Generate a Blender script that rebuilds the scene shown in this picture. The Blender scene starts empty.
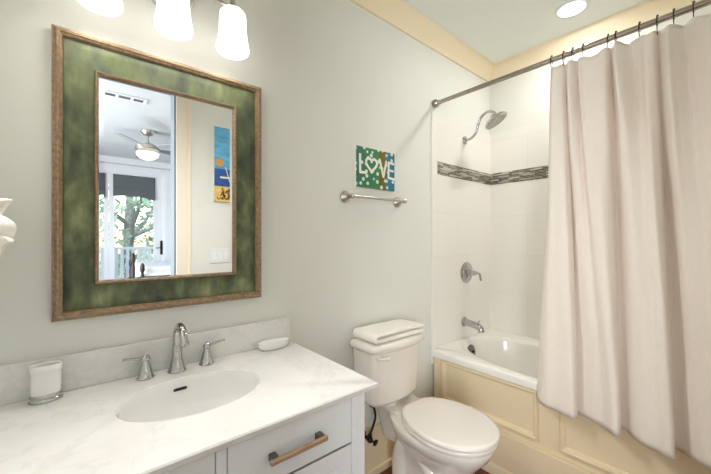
import bpy, math, random
from mathutils import Vector, Matrix, noise

random.seed(7)
PI = math.pi
S = bpy.context.scene
COL = S.collection

# ------------------------------------------------------------------ camera
CAM_Z, CAM_Y = 1.35, -1.40
cam_d = bpy.data.cameras.new('camera')
cam = bpy.data.objects.new('camera', cam_d)
COL.objects.link(cam)
cam.location = (0, CAM_Y, CAM_Z)
cam.rotation_euler = (PI / 2, 0, -math.radians(40.1))
cam_d.sensor_width = 36
cam_d.lens = 36 * 333 / 711
cam_d.shift_y = -1.0 / 711 * -1
cam_d.clip_start = 0.02
S.camera = cam

# ------------------------------------------------------------------ world, exposure
w = bpy.data.worlds.new('sky')
S.world = w
w.use_nodes = True
wn = w.node_tree
wn.nodes.clear()
sky = wn.nodes.new('ShaderNodeTexSky')
sky.sky_type = 'NISHITA'
sky.sun_disc = False
sky.sun_elevation = math.radians(40)
sky.sun_rotation = math.radians(150)
sky.dust_density = 2.0
bg = wn.nodes.new('ShaderNodeBackground')
bg.inputs[1].default_value = 0.40
wo = wn.nodes.new('ShaderNodeOutputWorld')
wn.links.new(sky.outputs[0], bg.inputs[0])
wn.links.new(bg.outputs[0], wo.inputs[0])
S.view_settings.view_transform = 'Standard'
S.view_settings.look = 'None'
S.view_settings.gamma = 1
S.view_settings.use_curve_mapping = False
S.view_settings.exposure = 0.36
S.cycles.max_bounces = 14
S.cycles.diffuse_bounces = 8
S.cycles.glossy_bounces = 6
S.cycles.sample_clamp_indirect = 6
S.cycles.caustics_reflective = False
S.cycles.caustics_refractive = False

SUN_E = 2.5
BULB_W = 8.0
SHADE_E = 1.6
CAN_W = 6.0
CAN_E = 3.0
WIN_FILL_W = 150.0

sun_d = bpy.data.lights.new('sun', 'SUN')
sun_d.energy = SUN_E
sun_d.angle = 0.02
sun_d.color = (1, 0.95, 0.86)
sun = bpy.data.objects.new('sun', sun_d)
COL.objects.link(sun)
sun.rotation_euler = (math.radians(48), 0, math.radians(200))
sun.location = (0, -12, 8)


# fill light added behind a made-up west window, reaching the curtain through the doorway
wl_d = bpy.data.lights.new('added_window_fill', 'AREA')
wl_d.shape = 'RECTANGLE'
wl_d.size = 2.4
wl_d.size_y = 2.1
wl_d.energy = WIN_FILL_W
wl_d.color = (0.97, 0.98, 1.0)
wl = bpy.data.objects.new('added_window_fill', wl_d)
COL.objects.link(wl)
wl.location = (-1.80, -3.08, 1.43)
wl.rotation_euler = (PI / 2, 0, -PI / 2 + math.radians(12))
wl_d.spread = math.radians(150)


# ------------------------------------------------------------------ helpers
def lin(c):
    return tuple(((x / 255) / 12.92 if x / 255 <= 0.04045 else ((x / 255 + 0.055) / 1.055) ** 2.4) for x in c) + (1.0,)


def newmat(name):
    m = bpy.data.materials.new(name)
    m.use_nodes = True
    nt = m.node_tree
    b = nt.nodes['Principled BSDF']
    return m, nt, b


def N(nt, kind, **kw):
    n = nt.nodes.new('ShaderNode' + kind)
    for k, v in kw.items():
        setattr(n, k, v)
    return n


def ramp(nt, stops, interp='LINEAR'):
    r = N(nt, 'ValToRGB')
    cr = r.color_ramp
    cr.interpolation = interp
    while len(cr.elements) > 1:
        cr.elements.remove(cr.elements[-1])
    cr.elements[0].position = stops[0][0]
    cr.elements[0].color = stops[0][1]
    for p, c in stops[1:]:
        e = cr.elements.new(p)
        e.color = c
    return r


def mat(name, col, rough=0.5, metal=0.0, var=0.0, scale=8.0, bump=0.0, bscale=60.0, coat=0.0, stretch=(1, 1, 1), spec=0.5):
    """Principled surface with a procedural colour variation and bump."""
    m, nt, b = newmat(name)
    b.inputs['Roughness'].default_value = rough
    b.inputs['Metallic'].default_value = metal
    b.inputs['Coat Weight'].default_value = coat
    b.inputs['Specular IOR Level'].default_value = spec
    tc = N(nt, 'TexCoord')
    mp = N(nt, 'Mapping')
    mp.inputs['Scale'].default_value = stretch
    nt.links.new(tc.outputs['Object'], mp.inputs[0])
    c = lin(col)
    n = N(nt, 'TexNoise')
    n.inputs['Scale'].default_value = scale
    n.inputs['Detail'].default_value = 4
    nt.links.new(mp.outputs[0], n.inputs['Vector'])
    lo = tuple(max(0, x * (1 - var)) for x in c[:3]) + (1,)
    hi = tuple(min(1, x * (1 + var)) for x in c[:3]) + (1,)
    r = ramp(nt, [(0.3, lo), (0.7, hi)])
    nt.links.new(n.outputs[0], r.inputs[0])
    nt.links.new(r.outputs[0], b.inputs['Base Color'])
    if bump:
        n2 = N(nt, 'TexNoise')
        n2.inputs['Scale'].default_value = bscale
        n2.inputs['Detail'].default_value = 3
        nt.links.new(mp.outputs[0], n2.inputs['Vector'])
        bp = N(nt, 'Bump')
        bp.inputs['Strength'].default_value = bump
        bp.inputs['Distance'].default_value = 0.002
        nt.links.new(n2.outputs[0], bp.inputs['Height'])
        nt.links.new(bp.outputs[0], b.inputs['Normal'])
    return m


def emis(name, col, strength, base=(240, 240, 235)):
    m, nt, b = newmat(name)
    b.inputs['Base Color'].default_value = lin(base)
    b.inputs['Roughness'].default_value = 0.4
    b.inputs['Emission Color'].default_value = lin(col)
    b.inputs['Emission Strength'].default_value = strength
    return m


class MB:
    def __init__(self):
        self.v = []
        self.f = []

    def add(self, vs, fs):
        o = len(self.v)
        self.v += [tuple(p) for p in vs]
        self.f += [tuple(i + o for i in f) for f in fs]
        return self

    def box(self, x0, x1, y0, y1, z0, z1):
        vs = [(x, y, z) for z in (z0, z1) for y in (y0, y1) for x in (x0, x1)]
        return self.add(vs, [(0, 2, 3, 1), (4, 5, 7, 6), (0, 1, 5, 4), (2, 6, 7, 3), (0, 4, 6, 2), (1, 3, 7, 5)])

    def loft(self, rings, cap0=True, cap1=True, closed=True):
        n = len(rings[0])
        vs = [p for r in rings for p in r]
        fs = []
        for i in range(len(rings) - 1):
            for j in range(n if closed else n - 1):
                k = (j + 1) % n
                fs.append((i * n + j, i * n + k, (i + 1) * n + k, (i + 1) * n + j))
        if cap0:
            fs.append(tuple(range(n))[::-1])
        if cap1:
            fs.append(tuple(range((len(rings) - 1) * n, len(rings) * n)))
        return self.add(vs, fs)

    def tube(self, path, r, n=12, cap=True):
        path = [Vector(p) for p in path]
        rs = r if isinstance(r, (list, tuple)) else [r] * len(path)
        rings = []
        t0 = (path[1] - path[0]).normalized()
        up = Vector((0, 0, 1)) if abs(t0.z) < 0.9 else Vector((1, 0, 0))
        a = t0.cross(up).normalized()
        for i, p in enumerate(path):
            if i == 0:
                t = t0
            elif i == len(path) - 1:
                t = (path[i] - path[i - 1]).normalized()
            else:
                t = ((path[i + 1] - p).normalized() + (p - path[i - 1]).normalized()).normalized()
            a = (a - t * a.dot(t)).normalized()
            b = t.cross(a)
            rings.append([p + (a * math.cos(q * 2 * PI / n) + b * math.sin(q * 2 * PI / n)) * rs[i] for q in range(n)])
        return self.loft(rings, cap, cap)

    def lathe(self, prof, c=(0, 0, 0), axis=(0, 0, 1), n=32, sx=1.0, sy=1.0, cap=True):
        ax = Vector(axis).normalized()
        up = Vector((1, 0, 0)) if abs(ax.x) < 0.9 else Vector((0, 1, 0))
        a = (up - ax * up.dot(ax)).normalized()
        b = ax.cross(a)
        c = Vector(c)
        rings = [[c + ax * h + (a * math.cos(q * 2 * PI / n) * sx + b * math.sin(q * 2 * PI / n) * sy) * max(r, 1e-4) for q in range(n)] for r, h in prof]
        return self.loft(rings, cap, cap)

    def frame(self, prof, x0, x1, z0, z1, ysign=-1, y0=0.0):
        """mitred rectangular frame in the x-z plane; prof = (inset, height off the wall)"""
        rings = []
        for cx, cz, sx, sz in ((x0, z0, 1, 1), (x1, z0, -1, 1), (x1, z1, -1, -1), (x0, z1, 1, -1)):
            rings.append([(cx + sx * d, y0 + ysign * h, cz + sz * d) for d, h in prof])
        n = len(prof)
        vs = [p for r in rings for p in r]
        fs = []
        for i in range(4):
            k = (i + 1) % 4
            for j in range(n - 1):
                fs.append((i * n + j, k * n + j, k * n + j + 1, i * n + j + 1))
        return self.add(vs, fs)

    def build(self, name, m, root=None, at=None, smooth=35, bevel=0, seg=2, subsurf=0, solid=0, fix=True):
        me = bpy.data.meshes.new(name)
        o = bpy.data.objects.new(name, me)
        COL.objects.link(o)
        org = Vector((0, 0, 0))
        if root is not None:
            o.parent = root
            p = root
            while p is not None:
                org += Vector(p.location)
                p = p.parent
        elif at is not None:
            org = Vector(at)
            o.location = at
        me.from_pydata([Vector(p) - org for p in self.v], [], self.f)
        me.validate()
        if fix:
            import bmesh
            bm = bmesh.new()
            bm.from_mesh(me)
            bmesh.ops.recalc_face_normals(bm, faces=bm.faces)
            bm.to_mesh(me)
            bm.free()
        me.materials.append(m)
        if smooth:
            me.polygons.foreach_set('use_smooth', [True] * len(me.polygons))
            if not subsurf:
                me.set_sharp_from_angle(angle=math.radians(smooth))
        if solid:
            md = o.modifiers.new('thickness', 'SOLIDIFY')
            md.thickness = solid
            md.offset = 0
        if bevel:
            md = o.modifiers.new('bevel', 'BEVEL')
            md.width = bevel
            md.segments = seg
            md.limit_method = 'ANGLE'
            md.angle_limit = math.radians(40)
            md.harden_normals = False
        if subsurf:
            md = o.modifiers.new('subsurf', 'SUBSURF')
            md.levels = md.render_levels = subsurf
        return o


def thing(name, label, cat, loc, group=None):
    o = bpy.data.objects.new(name, None)
    COL.objects.link(o)
    o.location = loc
    o.empty_display_size = 0.05
    return tag(o, label, cat, group)


def tag(o, label, cat, group=None, kind=None):
    o['label'] = label
    o['category'] = cat
    if group:
        o['group'] = group
    if kind:
        o['kind'] = kind
    return o


def struct(o):
    o['kind'] = 'structure'
    return o


def copy_tree(src, loc, label):
    c = src.copy()
    COL.objects.link(c)
    c.location = loc
    c['label'] = label
    for ch in list(src.children):
        d = ch.copy()
        COL.objects.link(d)
        d.parent = c
        for g in list(ch.children):
            e = g.copy()
            COL.objects.link(e)
            e.parent = d
    return c


def catmull(pts, n):
    """n samples along a Catmull-Rom spline through pts (tuples of any length)"""
    out = []
    m = len(pts) - 1
    for i in range(n):
        u = i / (n - 1) * m
        k = min(int(u), m - 1)
        t = u - k
        p0, p1, p2, p3 = pts[max(k - 1, 0)], pts[k], pts[k + 1], pts[min(k + 2, m)]
        out.append(tuple(0.5 * (2 * b + (c - a) * t + (2 * a - 5 * b + 4 * c - d) * t * t + (3 * b - a - 3 * c + d) * t ** 3) for a, b, c, d in zip(p0, p1, p2, p3)))
    return out


def superel(cx, cy, a, b, e, n=64):
    out = []
    for i in range(n):
        t = 2 * PI * i / n
        c, s = math.cos(t), math.sin(t)
        out.append((cx + a * math.copysign(abs(c) ** (2 / e), c), cy + b * math.copysign(abs(s) ** (2 / e), s)))
    return out


def ray_rect(cx, cy, dx, dy, x0, x1, y0, y1):
    ts = []
    if dx > 1e-9: ts.append((x1 - cx) / dx)
    if dx < -1e-9: ts.append((x0 - cx) / dx)
    if dy > 1e-9: ts.append((y1 - cy) / dy)
    if dy < -1e-9: ts.append((y0 - cy) / dy)
    t = min(ts)
    return (cx + dx * t, cy + dy * t)


def hole_angles(cx, cy, x0, x1, y0, y1, n=72):
    a = [2 * PI * i / n for i in range(n)]
    cs = [math.atan2(y - cy, x - cx) % (2 * PI) for x in (x0, x1) for y in (y0, y1)]
    a = [t for t in a if min(abs(t - c) for c in cs) > 0.02] + cs
    return sorted(a)


# ------------------------------------------------------------------ materials
M = {}
M['wall'] = mat('wall_paint', (224, 225, 219), 0.6, var=0.01, scale=3, bump=0.04, bscale=220)
M['ceil'] = mat('ceiling_paint', (232, 236, 231), 0.7, var=0.01, scale=3)
M['cream'] = mat('cream_paint', (236, 220, 188), 0.38, var=0.015, scale=5)
M['crown'] = mat('crown_paint', (238, 222, 192), 0.45, var=0.01, scale=5)
M['vanity'] = mat('vanity_paint', (240, 244, 248), 0.35, var=0.01, scale=6)
M['gap'] = mat('cabinet_gap', (120, 122, 126), 0.8, var=0.05)
M['porcelain'] = mat('porcelain', (230, 224, 216), 0.09, var=0.006, scale=4, coat=0.4)
M['seat'] = mat('seat_plastic', (228, 221, 214), 0.2, var=0.006, scale=4)
M['acrylic'] = mat('tub_acrylic', (241, 239, 234), 0.12, var=0.006, scale=4, coat=0.3)
M['basin'] = mat('basin_porcelain', (230, 229, 227), 0.1, var=0.006, scale=4, coat=0.4)
M['ceramic'] = mat('white_ceramic', (238, 238, 236), 0.25, var=0.01)
M['chrome'] = mat('chrome', (190, 190, 190), 0.08, 1.0, var=0.04, scale=30)
M['nickel'] = mat('brushed_nickel', (194, 188, 180), 0.28, 1.0, var=0.08, scale=40)
M['rodmetal'] = mat('dark_nickel', (168, 160, 150), 0.22, 1.0, var=0.08, scale=40)
M['darkmetal'] = mat('dark_metal', (60, 56, 52), 0.35, 1.0, var=0.1, scale=40)
M['pull'] = mat('brass_pull', (206, 176, 148), 0.36, 0.75, var=0.1, scale=30)
M['footmetal'] = mat('bronze_foot', (120, 112, 106), 0.35, 0.9, var=0.1, scale=40)
M['black'] = mat('black_gap', (22, 22, 22), 0.6, var=0.1)
M['towel'] = mat('towel_cotton', (242, 238, 230), 0.95, var=0.03, scale=60, bump=0.9, bscale=420)
M['linen'] = mat('white_linen', (232, 236, 240), 0.9, var=0.02, scale=30, bump=0.4, bscale=200)
M['jamb'] = mat('jamb_painted_shade', (120, 130, 140), 0.5, var=0.01)  # white door lining, darkened so its colour carries the shade
M['bedwall'] = mat('bedroom_paint', (206, 213, 216), 0.65, var=0.01)
M['white'] = mat('white_paint', (226, 230, 234), 0.45, var=0.01)
M['shadecloth'] = mat('charcoal_cloth', (92, 98, 100), 0.9, var=0.08, scale=40, bump=0.4, bscale=200)
M['darkwood'] = mat('dark_turned_wood', (44, 38, 36), 0.4, var=0.15, scale=20)
M['bark'] = mat('bark', (140, 140, 136), 0.9, var=0.4, scale=14, bump=1.0, bscale=30)
M['leaf'] = mat('leaves', (172, 198, 168), 0.7, var=0.3, scale=2.5)
M['deck'] = mat('deck_boards', (150, 146, 138), 0.7, var=0.1)
M['rail'] = mat('railing_paint', (236, 240, 244), 0.5, var=0.01)
M['ground'] = mat('lawn', (120, 140, 90), 0.9, var=0.3, scale=1)
M['artsand'] = mat('paint_sand', (222, 190, 112), 0.7, var=0.18, scale=40)
M['artsea'] = mat('paint_sea', (38, 84, 150), 0.7, var=0.3, scale=24, stretch=(1, 1, 4))
M['artsky'] = mat('paint_sky', (98, 172, 212), 0.7, var=0.28, scale=10, stretch=(1, 1, 3))
M['artsun'] = mat('paint_orange', (206, 150, 60), 0.7, var=0.3, scale=60)
M['artbrown'] = mat('paint_brown', (140, 92, 46), 0.7, var=0.3, scale=60)
M['artwhite'] = mat('paint_white', (236, 236, 228), 0.7, var=0.05, scale=60)
M['artink'] = mat('paint_ink', (50, 46, 42), 0.7, var=0.1, scale=60)
M['canvas'] = mat('canvas_edge', (238, 236, 228), 0.8, var=0.02, scale=60)


def marble():
    m, nt, b = newmat('marble')
    tc = N(nt, 'TexCoord')
    mp = N(nt, 'Mapping')
    mp.inputs['Rotation'].default_value = (0.3, 0.2, 0.6)
    nt.links.new(tc.outputs['Object'], mp.inputs[0])
    n0 = N(nt, 'TexNoise')
    n0.inputs['Scale'].default_value = 2.6
    n0.inputs['Detail'].default_value = 5
    nt.links.new(mp.outputs[0], n0.inputs['Vector'])
    mx = N(nt, 'MixRGB')
    mx.inputs[0].default_value = 0.55
    nt.links.new(mp.outputs[0], mx.inputs[1])
    nt.links.new(n0.outputs['Color'], mx.inputs[2])
    wv = N(nt, 'TexNoise')
    wv.inputs['Scale'].default_value = 5.5
    wv.inputs['Detail'].default_value = 6
    wv.inputs['Distortion'].default_value = 0.9
    nt.links.new(mx.outputs[0], wv.inputs['Vector'])
    base = lin((229, 228, 225))
    r = ramp(nt, [(0.0, base), (0.470, base), (0.5, lin((222, 221, 219))), (0.53, base), (1, base)])
    nt.links.new(wv.outputs[0], r.inputs[0])
    n2 = N(nt, 'TexNoise')
    n2.inputs['Scale'].default_value = 4
    n2.inputs['Detail'].default_value = 4
    nt.links.new(mp.outputs[0], n2.inputs['Vector'])
    r2 = ramp(nt, [(0.35, lin((232, 232, 231))), (0.62, (1, 1, 1, 1))])
    nt.links.new(n2.outputs[0], r2.inputs[0])
    mu = N(nt, 'MixRGB', blend_type='MULTIPLY')
    mu.inputs[0].default_value = 0.5
    nt.links.new(r.outputs[0], mu.inputs[1])
    nt.links.new(r2.outputs[0], mu.inputs[2])
    nt.links.new(mu.outputs[0], b.inputs['Base Color'])
    b.inputs['Roughness'].default_value = 0.16
    return m


def plane_uv(nt, plane):
    tc = N(nt, 'TexCoord')
    sp = N(nt, 'SeparateXYZ')
    nt.links.new(tc.outputs['Object'], sp.inputs[0])
    cb = N(nt, 'CombineXYZ')
    nt.links.new(sp.outputs['XYZ'.index(plane[0])], cb.inputs[0])
    nt.links.new(sp.outputs['XYZ'.index(plane[1])], cb.inputs[1])
    return cb


def brick(name, plane, bw, bh, mortar, stops, mort_col, rough, off=0.5, interp='CONSTANT', bump=0.3):
    m, nt, b = newmat(name)
    uv = plane_uv(nt, plane)
    br = N(nt, 'TexBrick')
    br.offset = off
    br.inputs['Scale'].default_value = 1
    br.inputs['Brick Width'].default_value = bw
    br.inputs['Row Height'].default_value = bh
    br.inputs['Mortar Size'].default_value = mortar
    br.inputs['Mortar Smooth'].default_value = 0.1
    br.inputs['Color1'].default_value = (0, 0, 0, 1)
    br.inputs['Color2'].default_value = (1, 1, 1, 1)
    br.inputs['Mortar'].default_value = (0.5, 0.5, 0.5, 1)
    nt.links.new(uv.outputs[0], br.inputs['Vector'])
    r = ramp(nt, stops, interp)
    nt.links.new(br.outputs['Color'], r.inputs[0])
    mx = N(nt, 'MixRGB')
    nt.links.new(br.outputs['Fac'], mx.inputs[0])
    nt.links.new(r.outputs[0], mx.inputs[1])
    mx.inputs[2].default_value = lin(mort_col)
    nt.links.new(mx.outputs[0], b.inputs['Base Color'])
    b.inputs['Roughness'].default_value = rough
    inv = N(nt, 'Math', operation='SUBTRACT')
    inv.inputs[0].default_value = 1
    nt.links.new(br.outputs['Fac'], inv.inputs[1])
    bp = N(nt, 'Bump')
    bp.inputs['Strength'].default_value = bump
    bp.inputs['Distance'].default_value = 0.001
    nt.links.new(inv.outputs[0], bp.inputs['Height'])
    nt.links.new(bp.outputs[0], b.inputs['Normal'])
    return m


tile_stops = [(0, lin((236, 233, 227))), (1, lin((238, 235, 229)))]
M['tile_xz'] = brick('wall_tile_end', 'XZ', 0.61, 0.305, 0.002, tile_stops, (229, 226, 220), 0.12, interp='LINEAR', bump=0.1)
M['tile_yz'] = brick('wall_tile_long', 'YZ', 0.61, 0.305, 0.002, tile_stops, (229, 226, 220), 0.12, interp='LINEAR', bump=0.1)
mos = [(0, lin((78, 70, 60))), (0.24, lin((160, 154, 142))), (0.42, lin((108, 100, 88))), (0.6, lin((190, 186, 176))), (0.76, lin((58, 52, 46))), (0.9, lin((140, 130, 114)))]
M['mos_xz'] = brick('mosaic_end', 'XZ', 0.082, 0.0105, 0.0013, mos, (176, 172, 162), 0.15, off=0.37)
M['mos_yz'] = brick('mosaic_long', 'YZ', 0.082, 0.0105, 0.0013, mos, (176, 172, 162), 0.15, off=0.37)
wood = [(0, lin((92, 50, 28))), (0.5, lin((120, 66, 38))), (1, lin((76, 40, 24)))]
M['floor'] = brick('dark_wood_boards', 'YX', 1.3, 0.085, 0.0012, wood, (34, 18, 12), 0.28, off=0.43, interp='LINEAR')


def green_cove():
    """streaky hand-rubbed olive paint"""
    m, nt, b = newmat('olive_paint')
    tc = N(nt, 'TexCoord')
    n1 = N(nt, 'TexNoise')
    n1.inputs['Scale'].default_value = 8
    n1.inputs['Detail'].default_value = 6
    n1.inputs['Distortion'].default_value = 0.4
    mp = N(nt, 'Mapping')
    mp.inputs['Scale'].default_value = (1.6, 1, 1)
    nt.links.new(tc.outputs['Object'], mp.inputs[0])
    nt.links.new(mp.outputs[0], n1.inputs['Vector'])
    r = ramp(nt, [(0.30, lin((42, 48, 38))), (0.45, lin((80, 88, 62))), (0.58, lin((110, 117, 80))), (0.74, lin((150, 154, 114)))])
    nt.links.new(n1.outputs[0], r.inputs[0])
    n2 = N(nt, 'TexNoise')
    n2.inputs['Scale'].default_value = 60
    mp2 = N(nt, 'Mapping')
    mp2.inputs['Scale'].default_value = (1, 1, 0.25)
    nt.links.new(tc.outputs['Object'], mp2.inputs[0])
    nt.links.new(mp2.outputs[0], n2.inputs['Vector'])
    r2 = ramp(nt, [(0.3, lin((196, 198, 190))), (0.7, (1, 1, 1, 1))])
    nt.links.new(n2.outputs[0], r2.inputs[0])
    mu = N(nt, 'MixRGB', blend_type='MULTIPLY')
    mu.inputs[0].default_value = 0.8
    nt.links.new(r.outputs[0], mu.inputs[1])
    nt.links.new(r2.outputs[0], mu.inputs[2])
    nt.links.new(mu.outputs[0], b.inputs['Base Color'])
    b.inputs['Roughness'].default_value = 0.5
    return m


def gilt(name, stretch):
    """rubbed bronze-gold leaf, streaked along the moulding"""
    m, nt, b = newmat(name)
    tc = N(nt, 'TexCoord')
    mp = N(nt, 'Mapping')
    mp.inputs['Scale'].default_value = stretch
    nt.links.new(tc.outputs['Object'], mp.inputs[0])
    n1 = N(nt, 'TexNoise')
    n1.inputs['Scale'].default_value = 22
    n1.inputs['Detail'].default_value = 6
    nt.links.new(mp.outputs[0], n1.inputs['Vector'])
    r = ramp(nt, [(0.3, lin((122, 100, 76))), (0.5, lin((146, 122, 95))), (0.72, lin((170, 146, 116)))])
    nt.links.new(n1.outputs[0], r.inputs[0])
    nt.links.new(r.outputs[0], b.inputs['Base Color'])
    b.inputs['Roughness'].default_value = 0.34
    b.inputs['Metallic'].default_value = 0.3
    return m


def love_paint(x0, x1):
    m, nt, b = newmat('canvas_painting')
    tc = N(nt, 'TexCoord')
    sp = N(nt, 'SeparateXYZ')
    nt.links.new(tc.outputs['Object'], sp.inputs[0])
    n = N(nt, 'TexNoise')
    n.inputs['Scale'].default_value = 14
    nt.links.new(tc.outputs['Object'], n.inputs['Vector'])
    ma = N(nt, 'Math', operation='MULTIPLY_ADD')
    nt.links.new(n.outputs[0], ma.inputs[0])
    ma.inputs[1].default_value = 0.06
    nt.links.new(sp.outputs[0], ma.inputs[2])
    mr = N(nt, 'MapRange')
    mr.inputs['From Min'].default_value = x0 + 0.03
    mr.inputs['From Max'].default_value = x1 + 0.03
    nt.links.new(ma.outputs[0], mr.inputs[0])
    r = ramp(nt, [(0.0, lin((40, 120, 100))), (0.2, lin((54, 110, 76))), (0.42, lin((52, 128, 84))), (0.55, lin((62, 128, 72))),
                  (0.6, lin((106, 92, 22))), (0.74, lin((118, 98, 30))), (0.79, lin((60, 124, 148))), (1.0, lin((36, 104, 130)))])
    nt.links.new(mr.outputs[0], r.inputs[0])
    vo = N(nt, 'TexVoronoi')
    vo.inputs['Scale'].default_value = 25
    vo.inputs['Randomness'].default_value = 0.8
    nt.links.new(tc.outputs['Object'], vo.inputs['Vector'])
    r2 = ramp(nt, [(0.26, (1, 1, 1, 1)), (0.30, (0, 0, 0, 1))])
    nt.links.new(vo.outputs['Distance'], r2.inputs[0])
    mx = N(nt, 'MixRGB')
    nt.links.new(r2.outputs[0], mx.inputs[0])
    nt.links.new(r.outputs[0], mx.inputs[1])
    mx.inputs[2].default_value = lin((206, 226, 208))
    nt.links.new(mx.outputs[0], b.inputs['Base Color'])
    b.inputs['Roughness'].default_value = 0.6
    return m


def mirror_mat():
    m, nt, b = newmat('mirror_silver')
    b.inputs['Base Color'].default_value = (0.93, 0.945, 0.95, 1)
    b.inputs['Metallic'].default_value = 1
    b.inputs['Roughness'].default_value = 0.0
    return m


def glass_mat():
    m, nt, b = newmat('window_glass')
    nt.nodes.remove(b)
    tr = N(nt, 'BsdfTransparent')
    tr.inputs[0].default_value = (0.95, 0.97, 0.97, 1)
    gl = N(nt, 'BsdfGlossy')
    gl.inputs['Roughness'].default_value = 0.0
    mx = N(nt, 'MixShader')
    mx.inputs[0].default_value = 0.06
    out = nt.nodes['Material Output']
    nt.links.new(tr.outputs[0], mx.inputs[1])
    nt.links.new(gl.outputs[0], mx.inputs[2])
    nt.links.new(mx.outputs[0], out.inputs[0])
    return m


def curtain_mat():
    m, nt, b = newmat('curtain_linen')
    tc = N(nt, 'TexCoord')
    n = N(nt, 'TexNoise')
    n.inputs['Scale'].default_value = 300
    mp = N(nt, 'Mapping')
    mp.inputs['Scale'].default_value = (1, 1, 0.08)
    nt.links.new(tc.outputs['Object'], mp.inputs[0])
    nt.links.new(mp.outputs[0], n.inputs['Vector'])
    r = ramp(nt, [(0.3, lin((240, 231, 222))), (0.7, lin((245, 237, 229)))])
    nt.links.new(n.outputs[0], r.inputs[0])
    nt.links.new(r.outputs[0], b.inputs['Base Color'])
    b.inputs['Roughness'].default_value = 0.9
    n3 = N(nt, 'TexNoise')
    n3.inputs['Scale'].default_value = 9
    n3.inputs['Detail'].default_value = 6
    n3.inputs['Distortion'].default_value = 0.6
    mp3 = N(nt, 'Mapping')
    mp3.inputs['Scale'].default_value = (1, 1.8, 0.7)
    nt.links.new(tc.outputs['Object'], mp3.inputs[0])
    nt.links.new(mp3.outputs[0], n3.inputs['Vector'])
    bp = N(nt, 'Bump')
    bp.inputs['Strength'].default_value = 0.5
    bp.inputs['Distance'].default_value = 0.012
    nt.links.new(n3.outputs[0], bp.inputs['Height'])
    nt.links.new(bp.outputs[0], b.inputs['Normal'])
    tl = N(nt, 'BsdfTranslucent')
    tl.inputs[0].default_value = lin((236, 226, 216))
    mx = N(nt, 'MixShader')
    mx.inputs[0].default_value = 0.10
    out = nt.nodes['Material Output']
    nt.links.new(b.outputs[0], mx.inputs[1])
    nt.links.new(tl.outputs[0], mx.inputs[2])
    nt.links.new(mx.outputs[0], out.inputs[0])
    return m


M['marble'] = marble()
M['olive'] = green_cove()
M['gilt'] = gilt('aged_gilt', (4, 4, 4))
M['mirror'] = mirror_mat()
M['glass'] = glass_mat()
M['curtain'] = curtain_mat()
M['frost'] = emis('frosted_shade', (255, 250, 245), SHADE_E)
M['canlens'] = emis('can_lens', (255, 248, 236), CAN_E)
M['bowl'] = emis('fan_bowl', (255, 248, 236), 0.9)

# ------------------------------------------------------------------ room shell
X0, X1 = -0.22, 2.64          # bathroom west wall face, east wall face
YS, YN = -1.52, 0.0           # bathroom south wall face, north wall face
H = 2.74
T = 0.12
BX0, BX1, BY = -1.6, 3.6, -5.7   # bedroom extents
DX0, DX1, DH = -0.14, 0.609, 2.52   # doorway in the south wall

struct(MB().box(BX0 - T, BX1 + T, BY - T, T, -0.1, 0).build('floor', M['floor'], smooth=0))
struct(MB().box(X0 - T, X1 + T, YS - T / 2, T, H, H + 0.1).build('ceiling', M['ceil'], smooth=0))
struct(MB().box(BX0 - T, BX1 + T, BY - T, YS - T / 2, H, H + 0.1).build('ceiling_bedroom', M['bedwall'], smooth=0))
struct(MB().box(X0 - T, X1 + T, YN, T, 0, H).build('wall_north', M['wall'], smooth=0))
struct(MB().box(X0 - T, X0, YS, YN, 0, H).build('wall_west', M['wall'], smooth=0))
struct(MB().box(X1, X1 + T, YS, YN, 0, H).build('wall_east', M['wall'], smooth=0))
ws = MB()
ws.box(DX1, BX1, YS - T, YS, 0, H)
ws.box(BX0, DX0, YS - T, YS, 0, H)
ws.box(DX0, DX1, YS - T, YS, DH, H)
struct(ws.build('wall_south', M['wall'], smooth=0))
WY0, WY1, WZ0, WZ1 = -4.3, -1.85, 0.35, 2.5      # added, unseen window in the bedroom west wall
bw_ = MB()
bw_.box(BX0 - T, BX0, BY, WY0, 0, H)
bw_.box(BX0 - T, BX0, WY1, YS, 0, H)
bw_.box(BX0 - T, BX0, WY0, WY1, 0, WZ0)
bw_.box(BX0 - T, BX0, WY0, WY1, WZ1, H)
struct(bw_.build('wall_bedroom_west', M['bedwall'], smooth=0))
wf = MB()
for yy in (WY0, (WY0 + WY1) / 2 - 0.03, WY1 - 0.06):
    wf.box(BX0 - 0.09, BX0 - 0.05, yy, yy + 0.06, WZ0, WZ1)
wf.box(BX0 - 0.085, BX0 - 0.055, WY0, WY1, WZ0, WZ0 + 0.06)
wf.box(BX0 - 0.085, BX0 - 0.055, WY0, WY1, WZ1 - 0.06, WZ1)
struct(wf.build('added_window_1', M['white'], smooth=0))  # frame of the added window that lets the fill light in
struct(MB().box(BX1, BX1 + T, BY, YS, 0, H).build('wall_bedroom_east', M['bedwall'], smooth=0))
# bedroom south wall with a french door opening
FX0, FX1, FH = -0.40, 1.29, 2.53
wb = MB()
wb.box(BX0, FX0, BY - T, BY, 0, H)
wb.box(FX1, BX1, BY - T, BY, 0, H)
wb.box(FX0, FX1, BY - T, BY, FH, H)
struct(wb.build('wall_bedroom_south', M['bedwall'], smooth=0))
# bedroom crown
struct(MB().box(BX0, BX1, BY, BY + 0.07, H - 0.1, H).build('trim_8', M['white'], smooth=0))

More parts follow.
